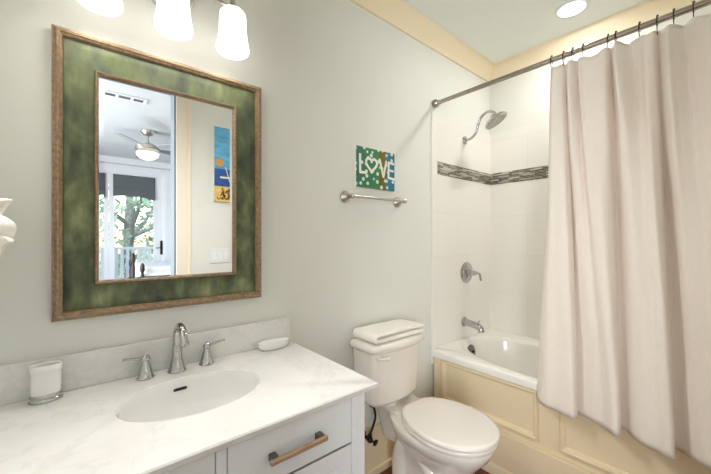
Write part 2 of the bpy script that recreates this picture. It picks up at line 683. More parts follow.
# door lining and casing
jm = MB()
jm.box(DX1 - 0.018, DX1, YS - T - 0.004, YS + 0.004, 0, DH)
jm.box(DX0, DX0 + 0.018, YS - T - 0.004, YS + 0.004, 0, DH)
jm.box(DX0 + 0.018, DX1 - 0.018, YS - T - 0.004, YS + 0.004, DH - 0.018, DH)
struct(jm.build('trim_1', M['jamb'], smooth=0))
cs = MB()
cs.box(DX1 - 0.006, DX1 + 0.10, YS, YS + 0.018, 0, DH - 0.006)
cs.box(DX1 + 0.075, DX1 + 0.10, YS + 0.018, YS + 0.026, 0, DH - 0.006)
cs.box(X0, DX0 + 0.006, YS, YS + 0.018, 0, DH - 0.006)
cs.box(X0, DX1 + 0.10, YS, YS + 0.018, DH - 0.006, DH + 0.1)
M['casing'] = mat('casing_paint', (236, 226, 208), 0.4, var=0.01)
struct(cs.build('trim_2', M['casing'], bevel=0.003))


# crown moulding (profile: drop from ceiling, projection from wall)
def crown(name, p0, p1, nrm, m0=0, m1=0):
    prof = [(0.105, 0.0), (0.105, 0.014), (0.094, 0.018), (0.08, 0.03), (0.05, 0.052), (0.028, 0.072), (0.016, 0.078), (0.0, 0.082), (0.0, 0.0)]
    d = (Vector(p1) - Vector(p0)).normalized()
    r = []
    for p, s in ((p0, m0), (p1, m1)):
        r.append([Vector(p) + Vector(nrm) * pr + d * s * pr + Vector((0, 0, -dr)) for dr, pr in prof])
    return struct(MB().loft(r).build(name, M['crown'], smooth=25))


crown('trim_3', (X0, YN, H), (X1, YN, H), (0, -1, 0), 1, -1)
crown('trim_4', (X1, YN, H), (X1, YS, H), (-1, 0, 0), 1, -1)
crown('trim_5', (X0, YS, H), (X0, YN, H), (1, 0, 0), 1, -1)

# baseboard behind the toilet and a taller block by the vanity
bb = MB()
bb.box(0.745, 1.865, -0.016, 0, 0, 0.262)
bb.box(0.745, 1.865, -0.022, 0, 0.262, 0.276)
bb.box(0.745, 1.865, -0.03, -0.016, 0, 0.042)
struct(bb.build('baseboard_north', M['cream'], bevel=0.003))
struct(MB().box(0.90, 1.235, -0.024, -0.0, 0.0, 0.342).build('trim_6', M['cream'], bevel=0.004))

# tile surround and mosaic bands
TX = 1.849
struct(MB().box(TX, X1, -0.012, 0, 0.5, 2.205).build('wall_tile_north', M['tile_xz'], smooth=0))
struct(MB().box(X1 - 0.012, X1, YS, 0, 0.5, 2.205).build('wall_tile_east', M['tile_yz'], smooth=0))
struct(MB().box(TX, X1, YS, YS + 0.012, 0.5, 2.205).build('wall_tile_south', M['tile_xz'], smooth=0))
struct(MB().box(1.905, X1 - 0.012, -0.0145, -0.010, 1.787, 1.876).build('trim_7', M['mos_xz'], smooth=0))
struct(MB().box(X1 - 0.0145, X1 - 0.010, YS + 0.012, -0.012, 1.787, 1.878).build('trim_9', M['mos_yz'], smooth=0))

# ------------------------------------------------------------------ bathtub
TF = 1.84                      # front edge of the rim
tub = thing('bathtub', 'white drop-in bathtub with oval well behind the shower curtain', 'bathtub', (2.23, -0.76, 0))
RZ = 0.60
cx, cy, wa, wb_ = 2.235, -0.755, 0.298, 0.668
rx0, rx1, ry0, ry1 = TF, X1 - 0.012, YS + 0.012, -0.012
t = MB()
ang = hole_angles(cx, cy, rx0, rx1, ry0, ry1, 96)


def tub_ring(f, z, e=2.6, dx=0, dy=0):
    out = []
    for a in ang:
        c, s = math.cos(a), math.sin(a)
        # superellipse radius in this direction
        A, B = wa * f + dx, wb_ * f + dy
        r = (abs(c / A) ** e + abs(s / B) ** e) ** (-1 / e)
        out.append((cx + c * r, cy + s * r, z))
    return out


def rect_ring(ins, z):
    return [ray_rect(cx, cy, math.cos(a), math.sin(a), rx0 + ins, rx1 - ins * 0.2, ry0 + ins * 0.2, ry1 - ins * 0.2) + (z,) for a in ang]


rings = [rect_ring(0.012, RZ - 0.05), rect_ring(0.0, RZ - 0.046), rect_ring(0.0, RZ - 0.014), rect_ring(0.004, RZ - 0.004), rect_ring(0.014, RZ),
         tub_ring(1, RZ, dx=0.05, dy=0.05), tub_ring(1, RZ - 0.002, dx=0.042, dy=0.042), tub_ring(1, RZ - 0.014, dx=0.03, dy=0.03), tub_ring(1, RZ - 0.018, dx=0.018, dy=0.018),
         tub_ring(1, RZ - 0.022), tub_ring(0.985, RZ - 0.045), tub_ring(0.95, RZ - 0.18, 2.5), tub_ring(0.90, RZ - 0.30, 2.5), tub_ring(0.84, RZ - 0.375, 2.5), tub_ring(0.72, RZ - 0.415, 2.5), tub_ring(0.4, RZ - 0.425, 2.4)]
t.loft(rings, cap0=False, cap1=True)
t.build('tub_basin', M['acrylic'], tub, smooth=50)
# chrome overflow plate on the sloping end of the well
ox, oy, oz = 2.150, -0.120, 0.545
ov = MB().lathe([(0.0, -0.004), (0.046, -0.004), (0.048, 0.004), (0.038, 0.012), (0.016, 0.014), (0.0, 0.014)], (ox, oy, oz), (0.0, -1, 0.18), 28)
ovp = ov.build('overflow_plate', mat('plate_metal', (140, 138, 134), 0.3, 1.0, var=0.1, scale=40), tub)
MB().lathe([(0.008, 0.012), (0.008, 0.022), (0.005, 0.026), (0, 0.026)], (ox, oy, oz), (0.0, -1, 0.18), 12).build('trip_lever', M['darkmetal'], ovp)

# ------------------------------------------------------------------ tub apron
AX = 1.862
ap = thing('tub_apron', 'cream painted wooden panelling under the rim of the tub', 'panelling', (AX, -0.76, 0))
MB().box(AX, AX + 0.02, YS, -0.016, 0.0, 0.553).build('front_board', M['cream'], ap, smooth=0)
MB().box(AX - 0.022, AX, YS, -0.016, 0.0, 0.25).build('plinth', M['cream'], ap, bevel=0.004)
MB().loft([[(AX - 0.022, y, 0.0), (AX - 0.042, y, 0.0), (AX - 0.042, y, 0.03), (AX - 0.034, y, 0.05), (AX - 0.022, y, 0.056)] for y in (YS, -0.03)]).build('shoe_moulding', M['cream'], ap)


def panel(ya, yb, z0, z1):
    rings = []
    prof = [(0.0, 0.0), (0.0, 0.014), (0.004, 0.020), (0.011, 0.020), (0.014, 0.012), (0.020, 0.011), (0.024, 0.006), (0.027, 0.0)]
    for cy_, cz_, sy, sz in ((ya, z0, 1, 1), (yb, z0, -1, 1), (yb, z1, -1, -1), (ya, z1, 1, -1)):
        rings.append([(AX - h, cy_ + sy * d, cz_ + sz * d) for d, h in prof])
    rings.append(rings[0])
    MB().loft(rings, False, False, closed=False).build('panel_moulding', M['cream'], ap, smooth=25)


panel(-0.682, -0.085, 0.288, 0.548)
panel(-1.43, -0.785, 0.288, 0.548)

# ------------------------------------------------------------------ vanity
VX0, VX1, VF = -0.20, 0.735, -0.575
van = thing('vanity_cabinet', 'pale grey-white vanity cabinet with drawers under the marble top', 'cabinet', (0.27, -0.3, 0))
CT0, CT1 = 0.850, 0.87
b = MB()
b.box(VX0, VX1, -0.552, -0.004, 0.10, 0.70)      # carcass below the basin
b.box(VX0, VX0 + 0.02, -0.552, -0.004, 0.70, CT0)
b.box(VX1 - 0.02, VX1, -0.552, -0.004, 0.70, CT0)
b.box(VX0, VX1, -0.024, -0.004, 0.70, CT0)
b.build('body', M['vanity'], van, smooth=0)
fr = MB()
ff0, ff1 = VF, -0.552
fr.box(0.680, VX1, ff0, ff1, 0.0, CT0)
fr.box(0.2585, 0.2835, ff0, ff1, 0.08, CT0)
fr.box(VX0, VX0 + 0.055, ff0, ff1, 0.0, CT0)
fr.box(VX0, VX1, ff0, ff1, CT0 - 0.008, CT0)
fr.box(VX0, VX1, ff0, ff1, 0.08, 0.12)
fr.box(VX1 - 0.02, VX1, -0.552, -0.004, 0.0, 0.11)
fr.build('face_frame', M['vanity'], van, bevel=0.0015)
MB().box(VX0 + 0.05, 0.69, ff1 - 0.002, ff1 + 0.002, 0.1, CT0 - 0.004).build('reveal', M['gap'], van, smooth=0)


def shaker(mb, x0, x1, z0, z1, y=VF):
    """slab with a shallow sunk panel"""
    mb.box(x0, x1, y + 0.004, ff1 - 0.004, z0, z1)
    s = 0.045
    prof = [(0, 0), (s, 0), (s + 0.006, -0.005), (s + 0.008, -0.006)]
    mb.frame([(d, h) for d, h in prof], x0, x1, z0, z1, -1, y)
    return mb


def bar_pull(x0, x1, z, parent):
    h = MB()
    h.box(x0, x1, VF - 0.034, VF - 0.022, z - 0.0065, z + 0.0065)
    hp = h.build('handle', M['pull'], parent, bevel=0.002)
    for xx in (x0 + 0.016, x1 - 0.016):
        MB().box(xx - 0.0095, xx + 0.0095, VF - 0.023, VF, z - 0.0095, z + 0.0095).build('handle_foot', M['footmetal'], hp, bevel=0.0015)


for (xa, xb) in ((0.2865, 0.677), (-0.142, 0.2555)):
    d = MB().box(xa, xb, VF, ff1 - 0.004, 0.697, CT0 - 0.011).build('drawer', M['vanity'], van, bevel=0.0015)
    xm = (xa + xb) / 2 - 0.006
    bar_pull(xm - 0.09, xm + 0.088, 0.768, d)
    d2 = MB().box(xa, xb, VF + 0.004, ff1 - 0.004, 0.415, 0.690)
    d2.frame([(0.0, 0.0), (0.05, 0.0), (0.056, -0.004)], xa, xb, 0.415, 0.690, -1, VF)
    d2.frame([(0.0, -0.008), (0.0, 0.0)], xa, xb, 0.415, 0.690, -1, VF)
    d2o = d2.build('drawer', M['vanity'], van, smooth=20)
    bar_pull(xm - 0.09, xm + 0.088, 0.555, d2o)
    MB().box(xa, xb, VF, ff1 - 0.004, 0.123, 0.408).build('drawer', M['vanity'], van, bevel=0.0015)

# marble top with the oval cut-out
top = thing('countertop', 'white marble vanity top with faint grey veins and oval sink hole', 'countertop', (0.28, -0.3, CT0))
kx0, kx1, ky0, ky1 = X0 + 0.003, 0.773, -0.60, -0.001
scx, scy, sa, sb = 0.288, -0.283, 0.203, 0.143
ang2 = hole_angles(scx, scy, kx0, kx1, ky0, ky1, 80)


def el(f, z, d=0):
    return [(scx + math.cos(a) * 0 + math.cos(math.atan2(math.sin(a) * sa, math.cos(a) * sb)) * (sa * f + d), scy + math.sin(math.atan2(math.sin(a) * sa, math.cos(a) * sb)) * (sb * f + d), z) for a in ang2]


def kr(z, ins=0):
    return [ray_rect(scx, scy, math.cos(a), math.sin(a), kx0 + ins, kx1 - ins, ky0 + ins, ky1 - ins) + (z,) for a in ang2]


kt = MB()
kt.loft([el(1.14, CT0), kr(CT0, 0.004), kr(CT0 + 0.003, 0.0), kr(CT1 - 0.004, 0), kr(CT1, 0.004), el(1, CT1, 0.003), el(1, CT1 - 0.003), el(1, CT1 - 0.007), el(1.14, CT0)], False, False)
kt.build('slab', M['marble'], top, smooth=40)
MB().box(kx0, 0.766, -0.021, -0.001, CT1, 0.983).build('backsplash', M['marble'], top, bevel=0.002)

# undermount basin
sink = thing('sink_basin', 'white oval undermount sink set in the marble top', 'sink', (scx, scy, CT0 - 0.15))
sk = MB()
prof = [(1.10, -0.012), (1.03, -0.001), (1.0, -0.001), (0.992, -0.006), (0.98, -0.03), (0.94, -0.07), (0.84, -0.105), (0.66, -0.128), (0.4, -0.138), (0.12, -0.141)]
n = 64
rr = []
for f, dz in prof:
    rr.append([(scx + sa * f * math.cos(2 * PI * i / n), scy + sb * f * math.sin(2 * PI * i / n), CT1 - 0.007 + dz) for i in range(n)])
sk.loft(rr, False, True)
sk.build('bowl', M['basin'], sink, smooth=60, solid=0.006)
MB().loft([[(scx - 0.014 + dx_ * 0.021, scy + sb * 0.981 - 0.005 + dy_, CT1 - 0.034 + dz_ * 0.0045) for dx_, dz_ in ((-1, -0.6), (-0.8, -1), (0.8, -1), (1, -0.6), (1, 0.6), (0.8, 1), (-0.8, 1), (-1, 0.6))] for dy_ in (-0.002, 0.006)]).build('overflow_slot', M['black'], sink)
MB().lathe([(0.0, -0.002), (0.026, -0.002), (0.026, 0.003), (0.018, 0.004), (0, 0.002)], (scx, scy, CT1 - 0.145), (0, 0, 1), 24).build('drain', M['chrome'], sink)

# faucet: spout and two lever handles
fa = thing('faucet', 'chrome gooseneck faucet with two lever handles behind the sink', 'faucet', (0.286, -0.065, CT1))
fx, fy = 0.281, -0.066
sp = MB()
sp.lathe([(0.030, 0), (0.031, 0.004), (0.027, 0.010), (0.024, 0.02), (0.018, 0.05), (0.0165, 0.07), (0.0175, 0.074), (0.0155, 0.08), (0.0145, 0.095)], (fx, fy, CT1), n=28)
arc = [(fx, fy, CT1 + 0.09), (fx, fy, CT1 + 0.125)]
for i in range(1, 15):
    a = PI - i / 14 * (PI * 0.93)
    arc.append((fx, fy - 0.053 - math.cos(a) * 0.053, CT1 + 0.124 + math.sin(a) * 0.048))
e = arc[-1]
arc.append((fx, e[1] - 0.003, e[2] - 0.008))
sp.tube(arc, [0.0135] * 3 + [0.0125] * (len(arc) - 3), 16)
sp.lathe([(0.0135, 0.0), (0.0148, -0.004), (0.0148, -0.014), (0.011, -0.017)], (fx, arc[-1][1], arc[-1][2] + 0.006), n=20)
sp.build('spout', M['chrome'], fa, smooth=50)
for hx, dx_, dy_ in ((0.185, -0.066, -0.018), (0.384, 0.066, -0.006)):
    hb = MB()
    hb.lathe([(0.026, 0), (0.027, 0.004), (0.023, 0.009), (0.019, 0.028), (0.012, 0.054), (0.011, 0.060), (0.0145, 0.064), (0.0125, 0.074), (0.006, 0.079), (0.0035, 0.084), (0.0, 0.086)], (hx, -0.062, CT1), n=24)
    ho = hb.build('handle', M['chrome'], fa, smooth=50)
    lv = MB().tube([(hx, -0.062, CT1 + 0.068), (hx + dx_ * 0.3, -0.062 + dy_ * 0.3, CT1 + 0.072), (hx + dx_ * 0.8, -0.062 + dy_ * 0.8, CT1 + 0.079), (hx + dx_, -0.062 + dy_, CT1 + 0.081)], [0.006, 0.0048, 0.0042, 0.0048], 12)
    lv.build('lever', M['chrome'], ho, smooth=50)

# tumbler with silver foot
tm = thing('tumbler', 'white oval tumbler with a silver beaded foot at left of sink', 'tumbler', (-0.066, -0.056, CT1))


def oval(a, b_, z, c=(-0.066, -0.056), n=40):
    return [(c[0] + a * math.cos(2 * PI * i / n), c[1] + b_ * math.sin(2 * PI * i / n), z) for i in range(n)]


MB().loft([oval(0.033, 0.021, CT1 + 0.018), oval(0.034, 0.022, CT1 + 0.045), oval(0.0345, 0.0225, CT1 + 0.086), oval(0.0365, 0.0245, CT1 + 0.088), oval(0.037, 0.025, CT1 + 0.104), oval(0.0355, 0.0235, CT1 + 0.107), oval(0.032, 0.020, CT1 + 0.105), oval(0.030, 0.018, CT1 + 0.03)]).build('cup', M['ceramic'], tm, smooth=50)
MB().loft([oval(0.038, 0.028, CT1), oval(0.0395, 0.029, CT1 + 0.003), oval(0.037, 0.026, CT1 + 0.010), oval(0.0355, 0.024, CT1 + 0.012), oval(0.037, 0.0255, CT1 + 0.017), oval(0.034, 0.0225, CT1 + 0.022)]).build('foot', M['chrome'], tm, smooth=50)

# soap dish
sd = MB()
cS = (0.664, -0.058)
sd.loft([oval(0.056, 0.027, CT1, cS), oval(0.067, 0.033, CT1 + 0.008, cS), oval(0.072, 0.0365, CT1 + 0.024, cS), oval(0.071, 0.036, CT1 + 0.030, cS), oval(0.068, 0.034, CT1 + 0.028, cS), oval(0.05, 0.025, CT1 + 0.019, cS), oval(0.02, 0.01, CT1 + 0.017, cS)])
tag(sd.build('soap_dish', M['ceramic'], at=(cS[0], cS[1], CT1), smooth=60), 'white oval soap dish on the back right corner of the marble top', 'soap dish')

# ------------------------------------------------------------------ mirror
mx0, mx1, mz0, mz1 = -0.055, 0.618, 1.094, 2.001
mir = thing('framed_mirror', 'rectangular mirror in a wide olive green frame with gilt edges', 'mirror', ((mx0 + mx1) / 2, 0, mz0))
MB().frame([(0, 0.0), (0.0, 0.032), (0.003, 0.038), (0.006, 0.038), (0.0075, 0.042), (0.013, 0.047), (0.018, 0.046), (0.020, 0.041), (0.0235, 0.040), (0.0265, 0.035), (0.027, 0.024)], mx0, mx1, mz0, mz1).build('outer_moulding', M['gilt'], mir, smooth=40)
MB().frame([(0.026, 0.026), (0.032, 0.028), (0.05, 0.022), (0.075, 0.017), (0.106, 0.015)], mx0, mx1, mz0, mz1).build('frame_panel', M['olive'], mir, smooth=40)
MB().frame([(0.104, 0.012), (0.104, 0.021), (0.1065, 0.0245), (0.110, 0.024), (0.112, 0.020), (0.1145, 0.018), (0.1155, 0.006)], mx0, mx1, mz0, mz1).build('inner_moulding', M['gilt'], mir, smooth=40)
gx0, gx1, gz0, gz1 = mx0 + 0.116, mx1 - 0.116, mz0 + 0.107, mz1 - 0.105
MB().add([(gx0 + .012, -0.0105, gz0 + .012), (gx1 - .012, -0.0105, gz0 + .012), (gx1 - .012, -0.0105, gz1 - .012), (gx0 + .012, -0.0105, gz1 - .012)], [(0, 1, 2, 3)]).build('glass', M['mirror'], mir, smooth=0, fix=False)
MB().frame([(-0.003, 0.0097), (0.012, 0.0105)], gx0, gx1, gz0, gz1).build('bevelled_edge', M['mirror'], mir, smooth=0)
MB().box(mx0 + 0.01, mx1 - 0.01, -0.006, -0.001, mz0 + 0.01, mz1 - 0.01).build('backing', M['darkwood'], mir, smooth=0)

# ------------------------------------------------------------------ vanity light
LX, LY = 0.256, -0.14
vl = thing('vanity_light', 'three-shade nickel wall light above the green framed mirror', 'wall light', (LX, 0, 2.26))
MB().lathe([(0.085, 0), (0.085, 0.012), (0.075, 0.02), (0.03, 0.026), (0.0, 0.026)], (LX + 0.012, 0, 2.275), (0, -1, 0), 32).build('backplate', M['nickel'], vl)
MB().tube([(LX, -0.02, 2.28), (LX, -0.07, 2.30), (LX, -0.12, 2.285), (LX, -0.14, 2.262)], 0.008, 12).build('arm', M['nickel'], vl)
for sx in (-1, 1):
    MB().tube([(LX + sx * 0.02, -0.024, 2.28), (LX + sx * 0.06, -0.09, 2.262), (LX + sx * 0.11, -0.13, 2.232), (LX + sx * 0.15, -0.14, 2.222), (LX + sx * 0.2, -0.14, 2.216)], 0.006, 12).build('arm', M['nickel'], vl)
for i in (-1, 0, 1):
    x = LX + i * 0.2
    MB().lathe([(0.006, 0.07), (0.008, 0.05), (0.010, 0.03), (0.011, 0.014), (0.022, 0.010), (0.024, 0.0), (0.023, -0.004)], (x, LY, 2.205), n=20).build('socket', M['nickel'], vl)
    MB().lathe([(0.024, 2.205), (0.040, 2.203), (0.0465, 2.194), (0.048, 2.18), (0.049, 2.14), (0.052, 2.105), (0.0575, 2.075), (0.0595, 2.064), (0.0575, 2.055), (0.053, 2.050), (0.050, 2.054), (0.054, 2.066), (0.053, 2.075), (0.045, 2.13), (0.043, 2.18), (0.022, 2.196)], (x, LY, 0), n=36, cap=False).build('glass_shade', M['frost'], vl, smooth=60)
    MB().lathe([(0.012, 0.12), (0.014, 0.10), (0.026, 0.07), (0.028, 0.05), (0.02, 0.03), (0.0, 0.022)], (x, LY, 2.075), n=20).build('bulb', M['frost'], vl, smooth=60)
    ld = bpy.data.lights.new('bulb_light', 'AREA')
    ld.energy = BULB_W
    ld.color = (1, 0.975, 0.94)
    ld.shape = 'DISK'
    ld.size = 0.07
    lo = bpy.data.objects.new('bulb_light', ld)
    COL.objects.link(lo)
    lo.parent = vl
    lo.location = (x - LX, LY, 2.062 - 2.26)
    lo.rotation_euler = (math.radians(-80), 0, 0)

# ------------------------------------------------------------------ canvas over the towel bar
ax0, ax1, az0, az1 = 1.169, 1.472, 1.629, 1.856
lc = thing('canvas_painting', 'small green and blue canvas reading LOVE above the towel bar', 'painting', ((ax0 + ax1) / 2, 0, az0))
MB().box(ax0, ax1, -0.0145, -0.001, az0, az1).build('canvas_edge', M['canvas'], lc, smooth=0)
MB().box(ax0 + 0.001, ax1 - 0.0005, -0.017, -0.0145, az0 + 0.0005, az1 - 0.0005).build('painted_face', love_paint(-(ax1 - ax0) / 2, (ax1 - ax0) / 2), lc, smooth=0)


def stroke(mb, pts, wd, y=-0.017, th=0.0022):
    """flat painted brush stroke through (x, z) points"""
    for i_, ((xa, za), (xb, zb)) in enumerate(zip(pts[:-1], pts[1:])):
        th_ = th + i_ * 0.00006
        d = Vector((xb - xa, 0, zb - za)).normalized()
        p = Vector((-d.z, 0, d.x)) * wd / 2
        a, b2 = Vector((xa, y, za)) - d * wd * 0.3, Vector((xb, y, zb)) + d * wd * 0.3
        q = [a - p, b2 - p, b2 + p, a + p]
        mb.loft([q, [v + Vector((0, -th_, 0)) for v in q]])


lt = MB()
W_, Hh = ax1 - ax0, az1 - az0
g = lambda u, v: (ax0 + u * W_, az0 + v * Hh)
stroke(lt, [g(0.09, 0.80), g(0.095, 0.37), g(0.235, 0.375)], 0.015)
hp = []
for i in range(27):
    a = 2 * PI * i / 26
    hx_ = 16 * math.sin(a) ** 3
    hz_ = 13 * math.cos(a) - 5 * math.cos(2 * a) - 2 * math.cos(3 * a) - math.cos(4 * a)
    hp.append(g(0.375 + hx_ / 16 * 0.14, 0.60 + hz_ / 16 * 0.19))
stroke(lt, hp, 0.013)
stroke(lt, [g(0.585, 0.77), g(0.685, 0.34), g(0.765, 0.75)], 0.014)
stroke(lt, [g(0.97, 0.72), g(0.83, 0.735), g(0.825, 0.34), g(0.975, 0.32)], 0.013)
stroke(lt, [g(0.83, 0.54), g(0.955, 0.53)], 0.012)
lt.build('lettering', M['artwhite'], lc, smooth=0)['label'] = 'white hand-painted word LOVE with a heart for the O'

# towel bar
tb = thing('towel_bar', 'brushed nickel towel bar on the wall under the LOVE canvas', 'towel bar', (1.31, 0, 1.57))
tz, ty = 1.570, -0.062
MB().tube([(1.107, ty, tz), (1.512, ty, tz)], 0.0075, 14).build('bar', M['nickel'], tb)
for px_ in (1.107, 1.512):
    MB().lathe([(0.033, 0.0), (0.033, 0.005), (0.027, 0.010), (0.025, 0.009), (0.018, 0.015), (0.010, 0.022), (0.009, 0.046), (0.0115, 0.052), (0.0135, 0.062), (0.012, 0.072), (0.005, 0.077), (0, 0.078)], (px_, 0, tz), (0, -1, 0), 28).build('post', M['nickel'], tb)

# ------------------------------------------------------------------ toilet
TC = 1.375
to = thing('toilet', 'white two-piece toilet between the vanity and the tub', 'toilet', (TC, -0.35, 0))


def egg(hw, yb, yf, z, back=0.62, n=48, e=2.5, cxx=TC):
    """bowl outline: blunt at the back (yb), rounded at the front (yf)"""
    out = []
    ym = yb + (yf - yb) * 0.50
    for i in range(n):
        a = 2 * PI * i / n
        c, s = math.cos(a), math.sin(a)
        if s <= 0:      # front half, towards -y
            x = hw * math.copysign(abs(c) ** (2 / 2.15), c)
            y = ym + (ym - yf) * -abs(s) ** (2 / 2.05)
        else:
            ee = 2.15 + (e - 2.15) * min(1, s * 3)
            sy = abs(s) ** (2 / ee)
            x = hw * math.copysign(abs(c) ** (2 / ee), c) * (1 - (1 - back) * sy ** 2.2)
            y = ym + (yb - ym) * sy
        out.append((cxx + x, y, z))
    return out


bw = MB()
bw.loft([egg(0.10, -0.13, -0.53, 0.0, 0.8), egg(0.10, -0.13, -0.53, 0.02, 0.8), egg(0.085, -0.14, -0.515, 0.06, 0.8), egg(0.078, -0.14, -0.51, 0.13, 0.75), egg(0.084, -0.14, -0.53, 0.20, 0.75),
         egg(0.106, -0.14, -0.575, 0.265, 0.75), egg(0.138, -0.13, -0.625, 0.325, 0.7), egg(0.166, -0.12, -0.658, 0.365, 0.64), egg(0.182, -0.11, -0.674, 0.395, 0.62), egg(0.186, -0.105, -0.678, 0.415, 0.62), egg(0.182, -0.105, -0.674, 0.428, 0.62), egg(0.15, -0.13, -0.63, 0.430, 0.62)])
# platform that carries the tank
bw.loft([[(p[0], p[1], z) for p in superel(TC - dx, -0.15, a, b, e, 32)] for dx, a, b, e, z in
         ((0.0, 0.06, 0.10, 4, 0.25), (0.0, 0.078, 0.115, 4, 0.34), (-0.01, 0.102, 0.125, 5, 0.415), (-0.01, 0.108, 0.13, 6, 0.432), (-0.01, 0.107, 0.129, 6, 0.442), (-0.01, 0.102, 0.124, 6, 0.447))])
bw.build('bowl', M['porcelain'], to, smooth=60)
# moulded trapway showing on the sides of the foot
for sx in (-1, 1):
    tr = MB()
    P_ = [(TC + sx * 0.05, -0.49, 0.02), (TC + sx * 0.058, -0.45, 0.15), (TC + sx * 0.066, -0.40, 0.245), (TC + sx * 0.074, -0.33, 0.305), (TC + sx * 0.076, -0.26, 0.30), (TC + sx * 0.072, -0.222, 0.22), (TC + sx * 0.066, -0.21, 0.11), (TC + sx * 0.066, -0.21, 0.0)]
    tr.tube(catmull(P_, 30), 0.043, 16)
    tr.build('trapway', M['porcelain'], to, smooth=60)
# seat and lid
SB = -0.235


def turned(ring, deg):
    """seat and lid sit slightly askew on the bowl"""
    a = math.radians(deg)
    px0, py0 = 1.385, -0.47
    return [(px0 + (x - px0) * math.cos(a) - (y - py0) * math.sin(a), py0 + (x - px0) * math.sin(a) + (y - py0) * math.cos(a), z) for x, y, z in ring]


MB().loft([turned(egg(h_, SB - d_, -0.692 + d_, z_, 0.54, e=6), -1) for h_, d_, z_ in ((0.188, 0.004, 0.431), (0.192, 0, 0.436), (0.192, 0, 0.450), (0.188, 0.004, 0.454))]).build('seat', M['seat'], to, smooth=50)
MB().loft([turned(egg(h_, SB - d_, -0.697 + d_ * 1.3, z_, 0.53, e=6), -2.5) for h_, d_, z_ in ((0.190, 0.004, 0.458), (0.196, 0, 0.462), (0.196, 0, 0.471), (0.192, 0.004, 0.4765), (0.180, 0.014, 0.479), (0.11, 0.08, 0.4805))]).build('lid', M['seat'], to, smooth=50)
for sx in (-1, 1):
    MB().lathe([(0.0, -0.022), (0.012, -0.022), (0.013, 0), (0.012, 0.022), (0, 0.022)], (TC + sx * 0.075, -0.232, 0.443), (1, 0, 0), 16).build('hinge', M['seat'], to)
# tank: tapering, bowed front
TK = 1.318


def tank_ring(hw, yb, yf, z, bow=0.02, r=0.05):
    pts = []
    # back edge then rounded front, n fixed
    for i in range(9):
        u = -1 + 2 * i / 8
        pts.append((TK + u * (hw - r), yf - bow * (1 - u * u), z))
    for i in range(1, 6):
        a = -PI / 2 + i / 6 * PI / 2
        pts.append((TK + hw - r + r * math.cos(a), yf + r + r * math.sin(a), z))
    for i in range(0, 4):
        a = i / 3 * PI / 2
        pts.append((TK + hw - 0.025 + 0.025 * math.cos(a), yb - 0.025 + 0.025 * math.sin(a), z))
    for i in range(0, 4):
        a = PI / 2 + i / 3 * PI / 2
        pts.append((TK - hw + 0.025 + 0.025 * math.cos(a), yb - 0.025 + 0.025 * math.sin(a), z))
    for i in range(1, 6):
        a = PI + i / 6 * PI / 2
        pts.append((TK - hw + r + r * math.cos(a), yf + r + r * math.sin(a), z))
    return pts


tk = MB()
tk.loft([tank_ring(0.142, -0.05, -0.168, 0.484, 0.012), tank_ring(0.164, -0.033, -0.188, 0.490, 0.015), tank_ring(0.172, -0.026, -0.196, 0.512), tank_ring(0.180, -0.022, -0.202, 0.64), tank_ring(0.190, -0.02, -0.208, 0.772)])
tk.lathe([(0.05, 0.446), (0.05, 0.488)], (TK, -0.11, 0), n=20)
tk.build('tank', M['porcelain'], to, smooth=60)
tl = MB()
tl.loft([tank_ring(0.196, -0.016, -0.212, 0.770), tank_ring(0.206, -0.014, -0.22, 0.778), tank_ring(0.208, -0.014, -0.222, 0.790), tank_ring(0.204, -0.016, -0.218, 0.806), tank_ring(0.19, -0.026, -0.206, 0.815), tank_ring(0.16, -0.05, -0.18, 0.819)])
tl.build('tank_lid', M['porcelain'], to, smooth=60)
lv = MB()
lv.lathe([(0.011, 0), (0.012, 0.006), (0.008, 0.01)], (TK - 0.157, -0.198, 0.745), (-0.35, -1, 0), 16)
lv.tube([(TK - 0.162, -0.210, 0.745), (TK - 0.138, -0.224, 0.744), (TK - 0.112, -0.231, 0.742)], [0.006, 0.0075, 0.009], 12)
lv.build('flush_lever', M['seat'], to)

# supply valve and hose
sv = thing('supply_valve', 'dark metal shut-off valve and hose below the toilet tank', 'valve', (1.205, 0, 0.27))
vb = MB()
vb.lathe([(0.026, 0.0), (0.026, 0.004), (0.010, 0.009), (0.010, 0.05), (0.014, 0.054), (0.014, 0.075), (0.008, 0.08)], (1.205, -0.024, 0.272), (0, -1, 0), 20)
vb.lathe([(0.012, -0.012), (0.012, 0.03), (0.007, 0.034)], (1.205, -0.088, 0.272), (0, 0, 1), 16)
vb.build('valve_body', M['darkmetal'], sv)
MB().lathe([(0.007, 0), (0.007, 0.016), (0.02, 0.018), (0.022, 0.03), (0.0, 0.032)], (1.205, -0.10, 0.272), (0.35, -1, -0.15), 8, sx=1.0, sy=0.6).build('valve_handle', M['darkmetal'], sv)
MB().tube(catmull([(1.205, -0.088, 0.30), (1.222, -0.09, 0.33), (1.238, -0.095, 0.38), (1.228, -0.10, 0.43), (1.205, -0.105, 0.475)], 18), 0.0065, 10).build('hose', M['darkmetal'], sv)
MB().lathe([(0.016, 0), (0.016, 0.02), (0.01, 0.022)], (1.206, -0.105, 0.458), n=10).build('hose_nut', M['darkmetal'], sv)

# folded towel on the tank lid
tw = thing('folded_towel', 'white towel folded double on top of the toilet tank lid', 'towel', (TK, -0.12, 0.82))


